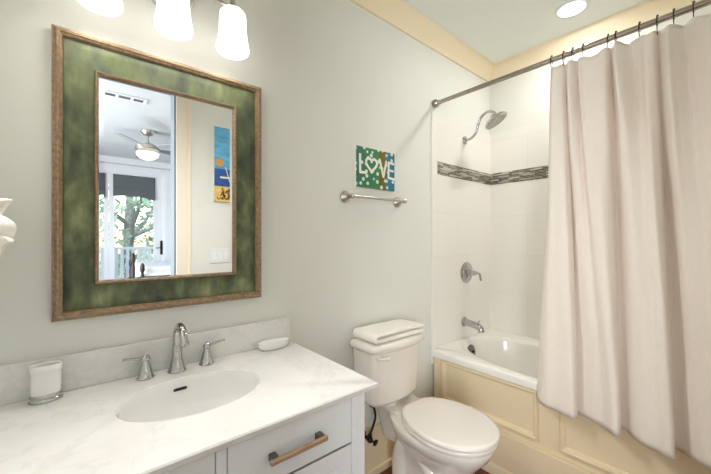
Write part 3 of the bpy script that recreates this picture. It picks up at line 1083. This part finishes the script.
def folded(name, x0, x1, yb, yf, zb, th, gap, seed):
    """cloth folded double: closed fold at the left end, loose layers towards the right"""
    Rr = th * 0.5 + gap * 0.5
    zl, zu = zb + th * 0.5, zb + th * 1.5 + gap
    line = []
    for i in range(16):
        u = i / 15
        line.append((x1 - 0.012 - (x1 - 0.012 - x0 - Rr - th / 2) * u, zl, 0, 1, -0.004 + 0.004 * u))
    for i in range(1, 10):
        a = -PI / 2 - i / 10 * PI
        line.append((x0 + Rr + th / 2 + Rr * math.cos(a), (zl + zu) / 2 + Rr * math.sin(a), math.cos(a), math.sin(a), 0.0))
    for i in range(16):
        u = i / 15
        line.append((x0 + Rr + th / 2 + (x1 - x0 - Rr - th / 2) * u, zu - gap * 0.7 * u ** 2, 0, 1, 0.006 * math.sin(u * 3)))
    rings = []
    for k, (x, z, nx, nz, ov) in enumerate(line):
        ring = []
        end = min(1.0, 0.35 + 0.65 * min(k, len(line) - 1 - k) / 1.5)
        for q in range(36):
            a = 2 * PI * q / 36
            c, sn = math.cos(a), math.sin(a)
            yy = (yb + yf) / 2 + (yb - yf) / 2 * math.copysign(abs(c) ** 0.22, c) + (ov if c < 0 else -ov * 0.3)
            tt = th / 2 * math.copysign(abs(sn) ** 0.7, sn) * end
            wob = 0.0045 * noise.noise((x * 14 + seed, yy * 12, seed)) if k > 15 and sn > 0.2 else 0
            ring.append((x + nx * tt + 0.003 * noise.noise((yy * 25, seed, k * 0.02)), yy + 0.004 * noise.noise((x * 16, seed, 3 + (k > 20))), z + nz * tt + wob))
        rings.append(ring)
    MB().loft(rings).build(name, M['towel'], tw, smooth=80)


folded('folded_cloth', 1.122, 1.510, -0.035, -0.215, 0.8195, 0.0245, 0.004, 2.7)

# ------------------------------------------------------------------ shower fittings
shd = thing('rainfall_shower', 'round chrome rain shower head on a curved arm above the mosaic band', 'shower head', (2.25, 0, 2.09))
ya = -0.012
MB().lathe([(0.03, 0), (0.03, 0.004), (0.02, 0.010), (0.013, 0.014)], (2.245, ya, 2.085), (0, -1, 0), 24).build('flange', M['chrome'], shd)
arm = catmull([(2.245, ya - 0.008, 2.085), (2.245, -0.06, 2.088), (2.243, -0.105, 2.12), (2.241, -0.122, 2.175), (2.240, -0.15, 2.225), (2.238, -0.20, 2.245), (2.236, -0.245, 2.226), (2.235, -0.262, 2.20)], 30)
MB().tube(arm, 0.0095, 14).build('arm', M['chrome'], shd, smooth=60)
hc = Vector((2.226, -0.256, 2.176))
hd = Vector((0.20, -0.50, -0.85))
MB().lathe([(0.012, -0.034), (0.017, -0.024), (0.022, -0.018), (0.045, -0.012), (0.068, -0.002), (0.080, 0.012), (0.082, 0.018), (0.078, 0.022)], hc, hd, 36, cap=True).build('head', M['chrome'], shd)
face = MB().lathe([(0.0, 0.0215), (0.077, 0.0215), (0.077, 0.0235), (0.0, 0.0245)], hc, hd, 36)
axn = hd.normalized()
a1 = axn.cross(Vector((0, 0, 1))).normalized()
b1 = axn.cross(a1)
for ringr, cnt in ((0.016, 6), (0.033, 12), (0.05, 18), (0.066, 24)):
    for k in range(cnt):
        q = 2 * PI * k / cnt
        p = hc + axn * 0.0235 + (a1 * math.cos(q) + b1 * math.sin(q)) * ringr
        face.lathe([(0.0034, 0), (0.0026, 0.004), (0, 0.0045)], p, axn, 6)
face.build('spray_plate', mat('spray_plate', (176, 174, 170), 0.3, 0.8, var=0.1, scale=60), shd, smooth=40)

vz, vx = 1.090, 2.266
tv = thing('shower_valve', 'round chrome shower valve with a lever on the tiled end wall', 'shower valve', (vx, ya, vz))
MB().lathe([(0.079, 0), (0.079, 0.003), (0.074, 0.008), (0.058, 0.012), (0.056, 0.017), (0.03, 0.020), (0.0, 0.021)], (vx, ya, vz), (0, -1, 0), 40).build('escutcheon', M['chrome'], tv)
hv = MB().lathe([(0.026, 0.018), (0.028, 0.024), (0.022, 0.034), (0.018, 0.055), (0.02, 0.06), (0.016, 0.078), (0.0, 0.08)], (vx, ya, vz), (0, -1, 0), 24).build('hub', M['chrome'], tv)
MB().tube([(vx, ya - 0.068, vz), (vx + 0.03, ya - 0.075, vz - 0.002), (vx + 0.055, ya - 0.08, vz - 0.012), (vx + 0.062, ya - 0.083, vz - 0.06)], [0.009, 0.008, 0.0075, 0.0085], 12).build('lever', M['chrome'], tv)

sx_, sz_ = 2.235, 0.722
ts = thing('tub_spout', 'chrome tub spout low on the tiled end wall', 'spout', (sx_, ya, sz_))
MB().lathe([(0.036, 0), (0.036, 0.005), (0.028, 0.013)], (sx_, ya, sz_), (0, -1, 0), 24).build('flange', M['chrome'], ts)
so = MB().tube(catmull([(sx_, ya - 0.005, sz_), (sx_, ya - 0.05, sz_ - 0.004), (sx_, ya - 0.10, sz_ - 0.012), (sx_, ya - 0.132, sz_ - 0.026), (sx_, ya - 0.14, sz_ - 0.052)], 16), [0.027 - 0.006 * (i / 15) for i in range(16)], 18).build('body', M['chrome'], ts, smooth=60)
MB().lathe([(0.004, 0), (0.004, 0.014), (0.008, 0.016), (0.009, 0.022), (0.005, 0.026), (0, 0.026)], (sx_, ya - 0.118, sz_ + 0.006), (0, 0, 1), 14).build('diverter_knob', M['chrome'], ts)

# ------------------------------------------------------------------ curtain rod, hooks, curtain
RX, RZ_ = 1.883, 2.268
rod = thing('curtain_rod', 'brushed bronze curtain rod across the front of the tub', 'rod', (RX, -0.76, RZ_))
MB().tube([(RX, -0.006, RZ_), (RX, YS + 0.006, RZ_)], 0.0135, 20).build('pole', M['rodmetal'], rod)
for yy, s in ((-0.0005, -1), (YS + 0.0005, 1)):
    MB().lathe([(0.026, 0), (0.028, 0.006), (0.028, 0.018), (0.022, 0.028), (0.0165, 0.034), (0.0165, 0.046), (0.014, 0.048)], (RX, yy, RZ_), (0, s, 0), 24).build('end_flange', M['rodmetal'], rod)

hook_y = [-0.737, -0.792, -0.832, -0.877, -0.975, -1.004, -1.087, -1.145, -1.196, -1.253, -1.36, -1.46]
hk = MB()
c0 = (RX, hook_y[0], RZ_)
pts = []
for i in range(15):
    a = math.radians(-60 + i / 14 * 240)
    pts.append((RX + 0.0175 * math.cos(a), hook_y[0], RZ_ + 0.0175 * math.sin(a)))
pts += [(RX - 0.016, hook_y[0], RZ_ - 0.02), (RX - 0.004, hook_y[0], RZ_ - 0.036), (RX + 0.0, hook_y[0], RZ_ - 0.052), (RX + 0.006, hook_y[0], RZ_ - 0.056)]
hk.tube(pts, 0.0018, 8)
hooks = []
ords = ['nearest the showerhead', 'second', 'third', 'fourth', 'fifth', 'sixth', 'seventh', 'eighth', 'ninth', 'tenth', 'eleventh', 'twelfth']
for i, y in enumerate(hook_y):
    if i == 0:
        ho = thing('curtain_hook', '', 'curtain hook', c0, 'roller hooks along the curtain rod')
        hk.build('wire', M['darkmetal'], ho, smooth=60)
        MB().lathe([(0.0, -0.0045), (0.004, -0.003), (0.005, 0), (0.004, 0.003), (0, 0.0045)], (RX, hook_y[0], RZ_ + 0.021), n=12).build('roller_ball', M['darkmetal'], ho, smooth=60)
    else:
        ho = copy_tree(hooks[0], (RX, y, RZ_), '')
    ho['label'] = ('dark curtain hook on the rod at the end of the curtain nearest the showerhead' if i == 0 else
                   'dark curtain hook on the rod, %s from the curtain edge nearest the showerhead' % ords[i])
    hooks.append(ho)

# control points: (top y, top dx, bottom x, bottom y)
cp = [
    (-0.730, 0.010, 1.822, -0.692), (-0.738, -0.006, 1.800, -0.712), (-0.752, -0.020, 1.772, -0.752), (-0.768, -0.018, 1.766, -0.80), (-0.786, -0.006, 1.750, -0.850), (-0.792, 0.004, 1.748, -0.878), (-0.798, 0.012, 1.782, -0.884), (-0.806, 0.0, 1.815, -0.868),
    (-0.820, -0.022, 1.805, -0.905), (-0.832, -0.010, 1.782, -0.950), (-0.846, 0.012, 1.768, -0.985), (-0.862, -0.012, 1.748, -1.010), (-0.877, -0.004, 1.732, -1.030), (-0.92, -0.010, 1.738, -1.048), (-0.965, -0.016, 1.780, -1.044), (-0.985, 0.012, 1.815, -1.034),
    (-1.004, -0.004, 1.806, -1.062), (-1.015, -0.030, 1.768, -1.095), (-1.035, -0.026, 1.738, -1.135), (-1.070, 0.000, 1.728, -1.172), (-1.087, 0.002, 1.716, -1.196), (-1.110, -0.018, 1.725, -1.215), (-1.135, -0.012, 1.780, -1.208), (-1.145, 0.010, 1.812, -1.205),
    (-1.160, -0.006, 1.802, -1.235), (-1.180, -0.026, 1.772, -1.268), (-1.196, -0.004, 1.752, -1.305), (-1.225, 0.014, 1.738, -1.345), (-1.253, -0.002, 1.726, -1.375), (-1.30, -0.024, 1.742, -1.392), (-1.36, -0.002, 1.806, -1.388), (-1.41, 0.012, 1.800, -1.425), (-1.46, -0.004, 1.760, -1.470), (-1.495, -0.01, 1.768, -1.500)]
nu, nv = 300, 70
prof = catmull(cp, nu)
cv = MB()
rows = []
HEM = 0.522
for j in range(nv + 1):
    v = j / nv
    row = []
    for (yt, dxt, xb_, yb_) in prof:
        k = v * v * (3 - 2 * v) * 0.35 + v * 0.65
        hd_ = min(abs(yt - h) for h in hook_y)
        zt = 2.226 - 0.018 * min(1, (hd_ / 0.035) ** 1.5)
        kx = min(1, v * 1.02)
        y = yt + (yb_ - yt) * (k ** 1.0)
        # folds open quickly below the heading
        amp = 0.35 + 0.65 * min(1, v * 2.2)
        mean_b = 1.772
        x = RX - 0.004 + (mean_b - RX) * (kx ** 1.15) + (xb_ - mean_b) * amp * min(1, v * 2.5 + 0.05) + dxt * 1.9 * min(1, 0.55 + v * 6) * (1 - min(1, v * 1.25))
        z = zt + (HEM - zt) * v
        z += (0.006 * noise.noise((y * 6, 3.1, 0))) * v
        # loose diagonal drape falling from the sixth hook
        yl = -1.012 - (2.2 - z) * 0.11
        if z > 1.75:
            fade = min(1, (z - 1.75) / 0.25) * min(1, (2.24 - z) / 0.05)
            x -= 0.042 * fade * math.exp(-((y - yl) / 0.02) ** 2)
            x += 0.02 * fade * math.exp(-((y - yl + 0.038) / 0.016) ** 2)
        x += 0.006 * noise.noise((y * 9, z * 2.0, 0.5)) + 0.003 * noise.noise((y * 22, z * 7, 2.5))
        row.append((x, y, z))
    rows.append(row)
cv.loft(rows, False, False, closed=False)
cu = cv.build('shower_curtain', M['curtain'], at=(1.8, -1.1, HEM), smooth=180, solid=0.0025, fix=False)
tag(cu, 'long off-white fabric shower curtain hanging in folds outside the tub', 'shower curtain')

# recessed can in the ceiling over the tub
can = thing('recessed_light', 'lit round recessed ceiling light above the tub', 'ceiling light', (2.30, -0.70, H))
MB().lathe([(0.092, 0.0), (0.092, -0.004), (0.086, -0.007), (0.072, -0.006), (0.070, 0.0)], (2.30, -0.70, H), n=40, cap=False).build('trim_ring', M['white'], can)
MB().lathe([(0.0, -0.002), (0.071, -0.002), (0.071, -0.0045), (0.0, -0.005)], (2.30, -0.70, H), n=40).build('lens', M['canlens'], can)
ld = bpy.data.lights.new('can_light', 'AREA')
ld.shape = 'DISK'
ld.size = 0.14
ld.energy = CAN_W
ld.color = (1, 0.98, 0.95)
lo = bpy.data.objects.new('can_light', ld)
COL.objects.link(lo)
lo.parent = can
lo.location = (0, 0, -0.008)

# ------------------------------------------------------------------ hand towel at the far left
ht = thing('hand_towel', 'white hand towel bunched through a ring at the far left edge', 'towel', (X0, -0.25, 1.37))


def gathered(name, spine, tilt, seed, root, folds=5):
    """cloth bundle: a closed wavy section carried along a spine of (x, y, z, a, b)"""
    rings = []
    pts = catmull(spine, 26)
    n = 22
    for i, (x, y, z, a, b_) in enumerate(pts):
        r = []
        for k in range(n):
            q = 2 * PI * k / n
            f = 1 + 0.16 * math.sin(folds * q + seed + i * 0.05) + 0.05 * math.sin(9 * q + seed * 2)
            r.append((x + a * math.cos(q) * f, y + b_ * math.sin(q) * f, z + 0.004 * math.sin(3 * q + seed) - tilt * a * math.cos(q)))
        rings.append(r)
    return MB().loft(rings).build(name, M['towel'], root, smooth=24)


HX = X0 + 0.049
gathered('upper_cloth', [(HX, -0.25, 1.400, 0.030, 0.034), (HX, -0.25, 1.412, 0.034, 0.04), (HX, -0.25, 1.430, 0.040, 0.05), (HX, -0.25, 1.446, 0.047, 0.056), (HX, -0.25, 1.449, 0.045, 0.054)], 0.16, 0.4, ht)
gathered('middle_cloth', [(HX, -0.25, 1.350, 0.040, 0.03), (HX, -0.25, 1.355, 0.049, 0.042), (HX, -0.25, 1.365, 0.053, 0.046), (HX, -0.25, 1.380, 0.055, 0.048), (HX, -0.25, 1.392, 0.053, 0.046), (HX, -0.25, 1.402, 0.044, 0.04), (HX, -0.25, 1.410, 0.030, 0.03)], 0.22, 1.9, ht, 4)
gathered('lower_cloth', [(HX, -0.25, 1.356, 0.036, 0.036), (HX, -0.25, 1.348, 0.050, 0.048), (HX, -0.25, 1.338, 0.054, 0.05), (HX, -0.25, 1.330, 0.046, 0.048), (HX, -0.25, 1.31, 0.038, 0.046), (HX, -0.25, 1.28, 0.033, 0.046), (HX, -0.25, 1.25, 0.028, 0.046)], 0.0, 3.0, ht, 5)
rg = MB()
rg.tube([(X0 + 0.05 + 0.0, -0.25 + 0.07 * math.cos(2 * PI * i / 24), 1.40 + 0.07 * math.sin(2 * PI * i / 24)) for i in range(25)], 0.004, 8, cap=False)
rgr = thing('towel_ring', 'nickel towel ring on the left wall holding the white hand towel', 'towel ring', (X0, -0.25, 1.47))
rg.build('ring', M['nickel'], rgr)
MB().lathe([(0.026, 0.0005), (0.026, 0.006), (0.012, 0.012), (0.01, 0.05), (0.012, 0.056), (0, 0.058)], (X0, -0.25, 1.475), (1, 0, 0), 20).build('post', M['nickel'], rgr)

# ------------------------------------------------------------------ south wall: beach canvas and switches (seen in the mirror)
bx0, bx1, bz0, bz1 = 0.885, 1.185, 1.655, 2.28
bc = thing('beach_painting', 'tall narrow beach canvas in blue and sand seen in the mirror', 'painting', ((bx0 + bx1) / 2, YS, bz0))
YF = YS + 0.03
MB().box(bx0, bx1, YS + 0.001, YF - 0.003, bz0, bz1).build('canvas_edge', M['canvas'], bc, smooth=0)
MB().box(bx0, bx1, YF - 0.003, YF, 1.93, bz1).build('painted_sky', M['artsky'], bc, smooth=0)
MB().box(bx0, bx1, YF - 0.003, YF, 1.785, 1.93).build('painted_sea', M['artsea'], bc, smooth=0)
MB().add([(bx0, YF, 1.79), (bx1, YF, 1.77), (bx1, YF, bz0), (bx0, YF, bz0), (bx0, YF - .003, 1.79), (bx1, YF - .003, 1.77), (bx1, YF - .003, bz0), (bx0, YF - .003, bz0)], [(0, 3, 2, 1), (4, 5, 6, 7), (0, 1, 5, 4), (3, 7, 6, 2), (0, 4, 7, 3), (1, 2, 6, 5)]).build('painted_sand', M['artsand'], bc, smooth=0)
pt = MB()
pt.lathe([(0.03, 0), (0.03, 0.0015), (0.0, 0.0018)], (bx0 + 0.04, YF, 1.985), (0, 1, 0), 18, sy=0.0 + 1.2)
pt.build('painted_ball', M['artsun'], bc)
st = MB()
stroke(st, [(bx0 + 0.09, 1.95), (bx0 + 0.125, 1.83)], 0.006, YF + 0.002)
stroke(st, [(bx0 + 0.05, 1.86), (bx0 + 0.16, 1.862)], 0.014, YF + 0.002)
st.build('painted_boat', M['artwhite'], bc)
sb2 = MB()
for k in range(40):
    u, v = random.uniform(0.06, 0.22), random.uniform(1.685, 1.775)
    stroke(sb2, [(bx0 + u, v), (bx0 + u + random.uniform(-.02, .02), v + random.uniform(-.02, .02))], 0.012, YF + 0.0022)
sb2.build('painted_grass', M['artbrown'], bc)
sg = MB()
stroke(sg, [(bx0 + 0.02, 1.695), (bx0 + 0.035, 1.672), (bx0 + 0.05, 1.69), (bx0 + 0.065, 1.675), (bx0 + 0.085, 1.686), (bx0 + 0.1, 1.674)], 0.005, YF + 0.0022)
sg.build('painted_scribble', M['artink'], bc)

sw = thing('switch_plate', 'white three-rocker switch plate below the beach canvas, seen in the mirror', 'light switch', (0.937, YS, 1.135))
MB().box(0.857, 1.017, YS + 0.0005, YS + 0.007, 1.138, 1.262).build('plate', M['white'], sw, bevel=0.003)
for k in range(3):
    xx = 0.937 + (k - 1) * 0.046
    MB().box(xx - 0.0165, xx + 0.0165, YS + 0.005, YS + 0.011, 1.166, 1.234).build('rocker', M['ceramic'], sw, bevel=0.0015)

# ------------------------------------------------------------------ bedroom seen in the mirror
# ceiling vent
ve = thing('ceiling_vent', 'white slotted vent on the bedroom ceiling seen in the mirror', 'vent', (0.36, -2.56, H))
vm = MB()
vx0, vx1, vy0, vy1 = 0.19, 0.56, -2.66, -2.52
vm.box(vx0, vx1, vy0, vy0 + 0.03, H - 0.01, H - 0.0005)
vm.box(vx0, vx1, vy1 - 0.03, vy1, H - 0.01, H - 0.0005)
vm.box(vx0, vx0 + 0.03, vy0 + 0.03, vy1 - 0.03, H - 0.01, H - 0.0005)
vm.box(vx1 - 0.03, vx1, vy0 + 0.03, vy1 - 0.03, H - 0.01, H - 0.0005)
for u in (0.33, 0.66):
    vm.box(vx0 + (vx1 - vx0) * u - 0.012, vx0 + (vx1 - vx0) * u + 0.012, vy0 + 0.03, vy1 - 0.03, H - 0.01, H - 0.0005)
vm.build('frame', M['white'], ve, smooth=0)
MB().box(vx0 + 0.02, vx1 - 0.02, vy0 + 0.02, vy1 - 0.02, H - 0.003, H - 0.0005).build('duct', M['gap'], ve, smooth=0)
for k in range(5):
    yy = vy0 + 0.04 + k * (vy1 - vy0 - 0.08) / 4
    MB().box(vx0 + 0.03, vx1 - 0.03, yy - 0.003, yy + 0.003, H - 0.009, H - 0.003).build('slat', M['gap'], ve, smooth=0)

# ceiling fan
FXc, FYc = 0.72, -3.65
cf = thing('ceiling_fan', 'ceiling fan with a lit glass bowl seen in the mirror', 'ceiling fan', (FXc, FYc, H))
MB().lathe([(0.075, 0), (0.075, -0.02), (0.05, -0.06), (0.02, -0.075), (0.0, -0.075)], (FXc, FYc, H - 0.0005), n=28).build('canopy', M['nickel'], cf)
MB().tube([(FXc, FYc, H - 0.07), (FXc, FYc, H - 0.18)], 0.012, 12).build('downrod', M['nickel'], cf)
MB().lathe([(0.03, -0.16), (0.10, -0.19), (0.14, -0.205), (0.14, -0.255), (0.10, -0.275), (0.06, -0.285), (0.0, -0.285)], (FXc, FYc, H), n=32).build('motor', M['nickel'], cf)
MB().lathe([(0.05, -0.28), (0.125, -0.288), (0.13, -0.296), (0.118, -0.335), (0.08, -0.366), (0.03, -0.382), (0.0, -0.384)], (FXc, FYc, H), n=32).build('light_bowl', M['bowl'], cf)
for k in range(5):
    a = 2 * PI * k / 5 - math.radians(18)
    c, s = math.cos(a), math.sin(a)
    q = []
    for (r, hw) in ((0.16, 0.03), (0.24, 0.05), (0.55, 0.068), (0.62, 0.06), (0.65, 0.035)):
        q.append((r, hw))
    up = [(FXc + c * r - s * h, FYc + s * r + c * h, H - 0.225 + h * 0.22) for r, h in q] + [(FXc + c * r + s * h, FYc + s * r - c * h, H - 0.225 - h * 0.22) for r, h in reversed(q)]
    MB().loft([up, [(x, y, z - 0.008) for x, y, z in up]]).build('blade', mat('fan_blade', (150, 156, 164), 0.5, var=0.03), cf, smooth=0)

# french doors
dr = bpy.data.objects.new('door_1', None)
COL.objects.link(dr)
dr.location = (0.445, BY, 0)
struct(dr)
dm = MB()
yA, yB = BY - 0.07, BY - 0.03
for (xa, xb) in ((FX0 + 0.03, 0.44), (0.446, FX1 - 0.03)):
    st_ = 0.075
    dm.box(xa, xa + st_, yA, yB, 0.01, FH - 0.03)
    dm.box(xb - (0.15 if xb > 1 else st_), xb, yA, yB, 0.01, FH - 0.03)
    sr_ = 0.15 if xb > 1 else st_
    dm.box(xa + st_, xb - sr_, yA, yB, 0.01, 0.28)
    dm.box(xa + st_, xb - sr_, yA, yB, FH - 0.1, FH - 0.03)
dm.build('door_leaf', M['white'], dr, smooth=0)
fm = MB()
fm.box(FX0, FX0 + 0.03, BY - T, BY + 0.002, 0, FH)
fm.box(FX1 - 0.03, FX1, BY - T, BY + 0.002, 0, FH)
fm.box(FX0 + 0.03, FX1 - 0.03, BY - T, BY + 0.002, FH - 0.03, FH)
fm.box(FX0 - 0.09, FX0, BY, BY + 0.02, 0, FH)
fm.box(FX1, FX1 + 0.09, BY, BY + 0.02, 0, FH)
fm.box(FX0 - 0.09, FX1 + 0.09, BY, BY + 0.02, FH, FH + 0.09)
fm.build('door_frame', M['white'], dr, smooth=0)
gm = MB()
gm.box(FX0 + 0.09, 0.38, BY - 0.052, BY - 0.048, 0.27, FH - 0.09)
gm.box(0.51, FX1 - 0.17, BY - 0.052, BY - 0.048, 0.27, FH - 0.09)
gm.build('glazing', M['glass'], dr, smooth=0)
hd2 = MB().box(1.215, 1.255, BY - 0.031, BY - 0.022, 1.04, 1.30)
hd2.tube([(1.235, BY - 0.02, 1.17), (1.235, BY + 0.02, 1.17), (1.14, BY + 0.022, 1.165)], 0.009, 10)
hd2.build('door_handle', M['darkmetal'], dr)

for xa, xb, lab in ((0.50, 1.13, 'charcoal roman shade on the right french door leaf, seen in the mirror'), (FX0 + 0.07, 0.395, 'charcoal roman shade on the left french door leaf, at mirror edge')):
    rows = []
    for j in range(19):
        v = j / 18
        z = 2.455 - 0.42 * v
        row = []
        for i in range(25):
            u = i / 24
            yy = BY - 0.008 + 0.012 * (0.5 + 0.5 * math.sin(v * 22)) * (0.3 + v) + 0.03 * max(0, v - 0.55)
            sag = (0.06 * math.sin(PI * u) + 0.06 * (1 - u)) * max(0, v - 0.4)
            row.append((xa + (xb - xa) * u, yy + 0.004 * math.sin(9 * u + v * 4) * v, z + sag))
        rows.append(row)
    rs = MB().loft(rows, False, False, closed=False).build('roman_shade', M['shadecloth'], at=((xa + xb) / 2, BY, 2.45), solid=0.004, smooth=180, fix=False)
    tag(rs, lab, 'window shade', 'charcoal roman shades on the french doors')

# bed
bd = thing('bed', 'white bed with dark turned posts seen in the mirror', 'bed', (1.35, -4.75, 0))
BXa, BXb = 0.74, 1.95
MB().box(BXa, BXb, -5.45, -4.25, 0.22, 0.42).build('bed_base', M['darkwood'], bd, bevel=0.01)
mt = MB()
mt.box(BXa - 0.01, BXb + 0.01, -5.46, -4.24, 0.42, 0.86)
mt.build('mattress', M['linen'], bd, bevel=0.06, seg=4)
MB().box(BXa + 0.02, BXb + 0.02, -5.40, -4.26, 0.80, 0.93).build('duvet', M['linen'], bd, bevel=0.05, seg=4)
for px_, py_, hz in ((0.655, -4.50, 1.13), (0.735, -4.22, 0.99), (0.735, -5.48, 0.99), (1.98, -4.22, 0.99)):
    MB().lathe([(0.026, 0), (0.026, hz * 0.4), (0.034, hz * 0.45), (0.022, hz * 0.5), (0.028, hz * 0.8), (0.018, hz * 0.86), (0.032, hz * 0.9), (0.03, hz * 0.96), (0.012, hz), (0, hz)], (px_, py_, 0.0), n=16).build('bed_post', M['darkwood'], bd)

# ------------------------------------------------------------------ outside
struct(MB().box(-3, 5, -8.2, BY - T, -0.12, -0.005).build('floor_balcony', M['deck'], smooth=0))
rl = thing('balcony_railing', 'white balcony railing outside the french doors, seen in the mirror', 'railing', (0.5, -7.6, 0))
MB().box(-2.5, 4.0, -7.64, -7.56, 1.10, 1.15).build('top_rail', M['rail'], rl, smooth=0)
MB().box(-2.5, 4.0, -7.63, -7.57, 0.10, 0.16).build('bottom_rail', M['rail'], rl, smooth=0)
bal0 = None
for k in range(40):
    x = -1.2 + k * 0.105
    if bal0 is None:
        bal0 = MB().box(x - 0.03, x + 0.03, -7.63, -7.59, 0.16, 1.10).build('baluster', M['rail'], rl, smooth=0)
    else:
        c = bal0.copy()
        COL.objects.link(c)
        c.parent = rl
        c.location = (k * 0.105, 0, 0)

struct(MB().box(-40, 40, -60, -8.2, -3.2, -3.0).build('ground', M['ground'], smooth=0))


def tree(x, y, h, r, label, seed, leaves=2200):
    rnd = random.Random(seed)
    t_ = thing('tree', label, 'tree', (x, y, -3.0), 'trees beyond the balcony')
    tr = MB()
    tr.tube(catmull([(x, y, -3.0), (x + 0.05, y, -1), (x - 0.06, y, 1.0), (x + 0.04, y, h * 0.75)], 14), [0.24 - 0.013 * i for i in range(14)], 12)
    for k in range(7):
        a = rnd.uniform(0, 2 * PI)
        z = rnd.uniform(0.2, h * 0.6)
        tr.tube([(x, y, z), (x + math.cos(a) * r * 0.4, y + math.sin(a) * r * 0.4, z + 0.5), (x + math.cos(a) * r * 0.8, y + math.sin(a) * r * 0.8, z + 1.3)], [0.07, 0.05, 0.02], 8)
    tr.build('trunk', M['bark'], t_)
    lf = MB()
    for k in range(leaves):
        while True:
            p = Vector((rnd.uniform(-1, 1), rnd.uniform(-1, 1), rnd.uniform(-1, 1)))
            if 0.35 < p.length < 1:
                break
        c = Vector((x + p.x * r, y + p.y * r, h * 0.45 + p.z * h * 0.6))
        if noise.noise(c * 0.9) < -0.12:
            continue
        s = rnd.uniform(0.07, 0.16)
        d = Vector((rnd.gauss(0, 1), rnd.gauss(0, 1), rnd.gauss(0, 1))).normalized()
        e_ = d.orthogonal().normalized()
        g_ = d.cross(e_)
        lf.add([c - d * s, c + e_ * s * 0.5, c + d * s, c - e_ * s * 0.5 + g_ * 0.02], [(0, 1, 2, 3)])
    lf.build('foliage', M['leaf'], t_, smooth=0, fix=False)


tree(1.25, -10.5, 4.5, 2.4, 'tree with grey trunk beyond the balcony, middle of the right door leaf', 3)
tree(-2.4, -15.5, 5.0, 2.6, 'tree with pale leaves farther off behind the left french door leaf', 5)
tree(4.4, -17.0, 5.0, 2.6, 'tree farther off, behind and right of the grey trunk', 9)

# daylight entering through the door glass
for xa, xb in ((FX0 + 0.09, 0.38), (0.51, FX1 - 0.17)):
    ld = bpy.data.lights.new('door_daylight', 'AREA')
    ld.shape = 'RECTANGLE'
    ld.size = xb - xa
    ld.size_y = 2.0
    ld.cycles.is_portal = True
    lo = bpy.data.objects.new('door_daylight', ld)
    COL.objects.link(lo)
    lo.location = ((xa + xb) / 2, BY - 0.10, 1.3)
    lo.rotation_euler = (PI / 2, 0, PI)
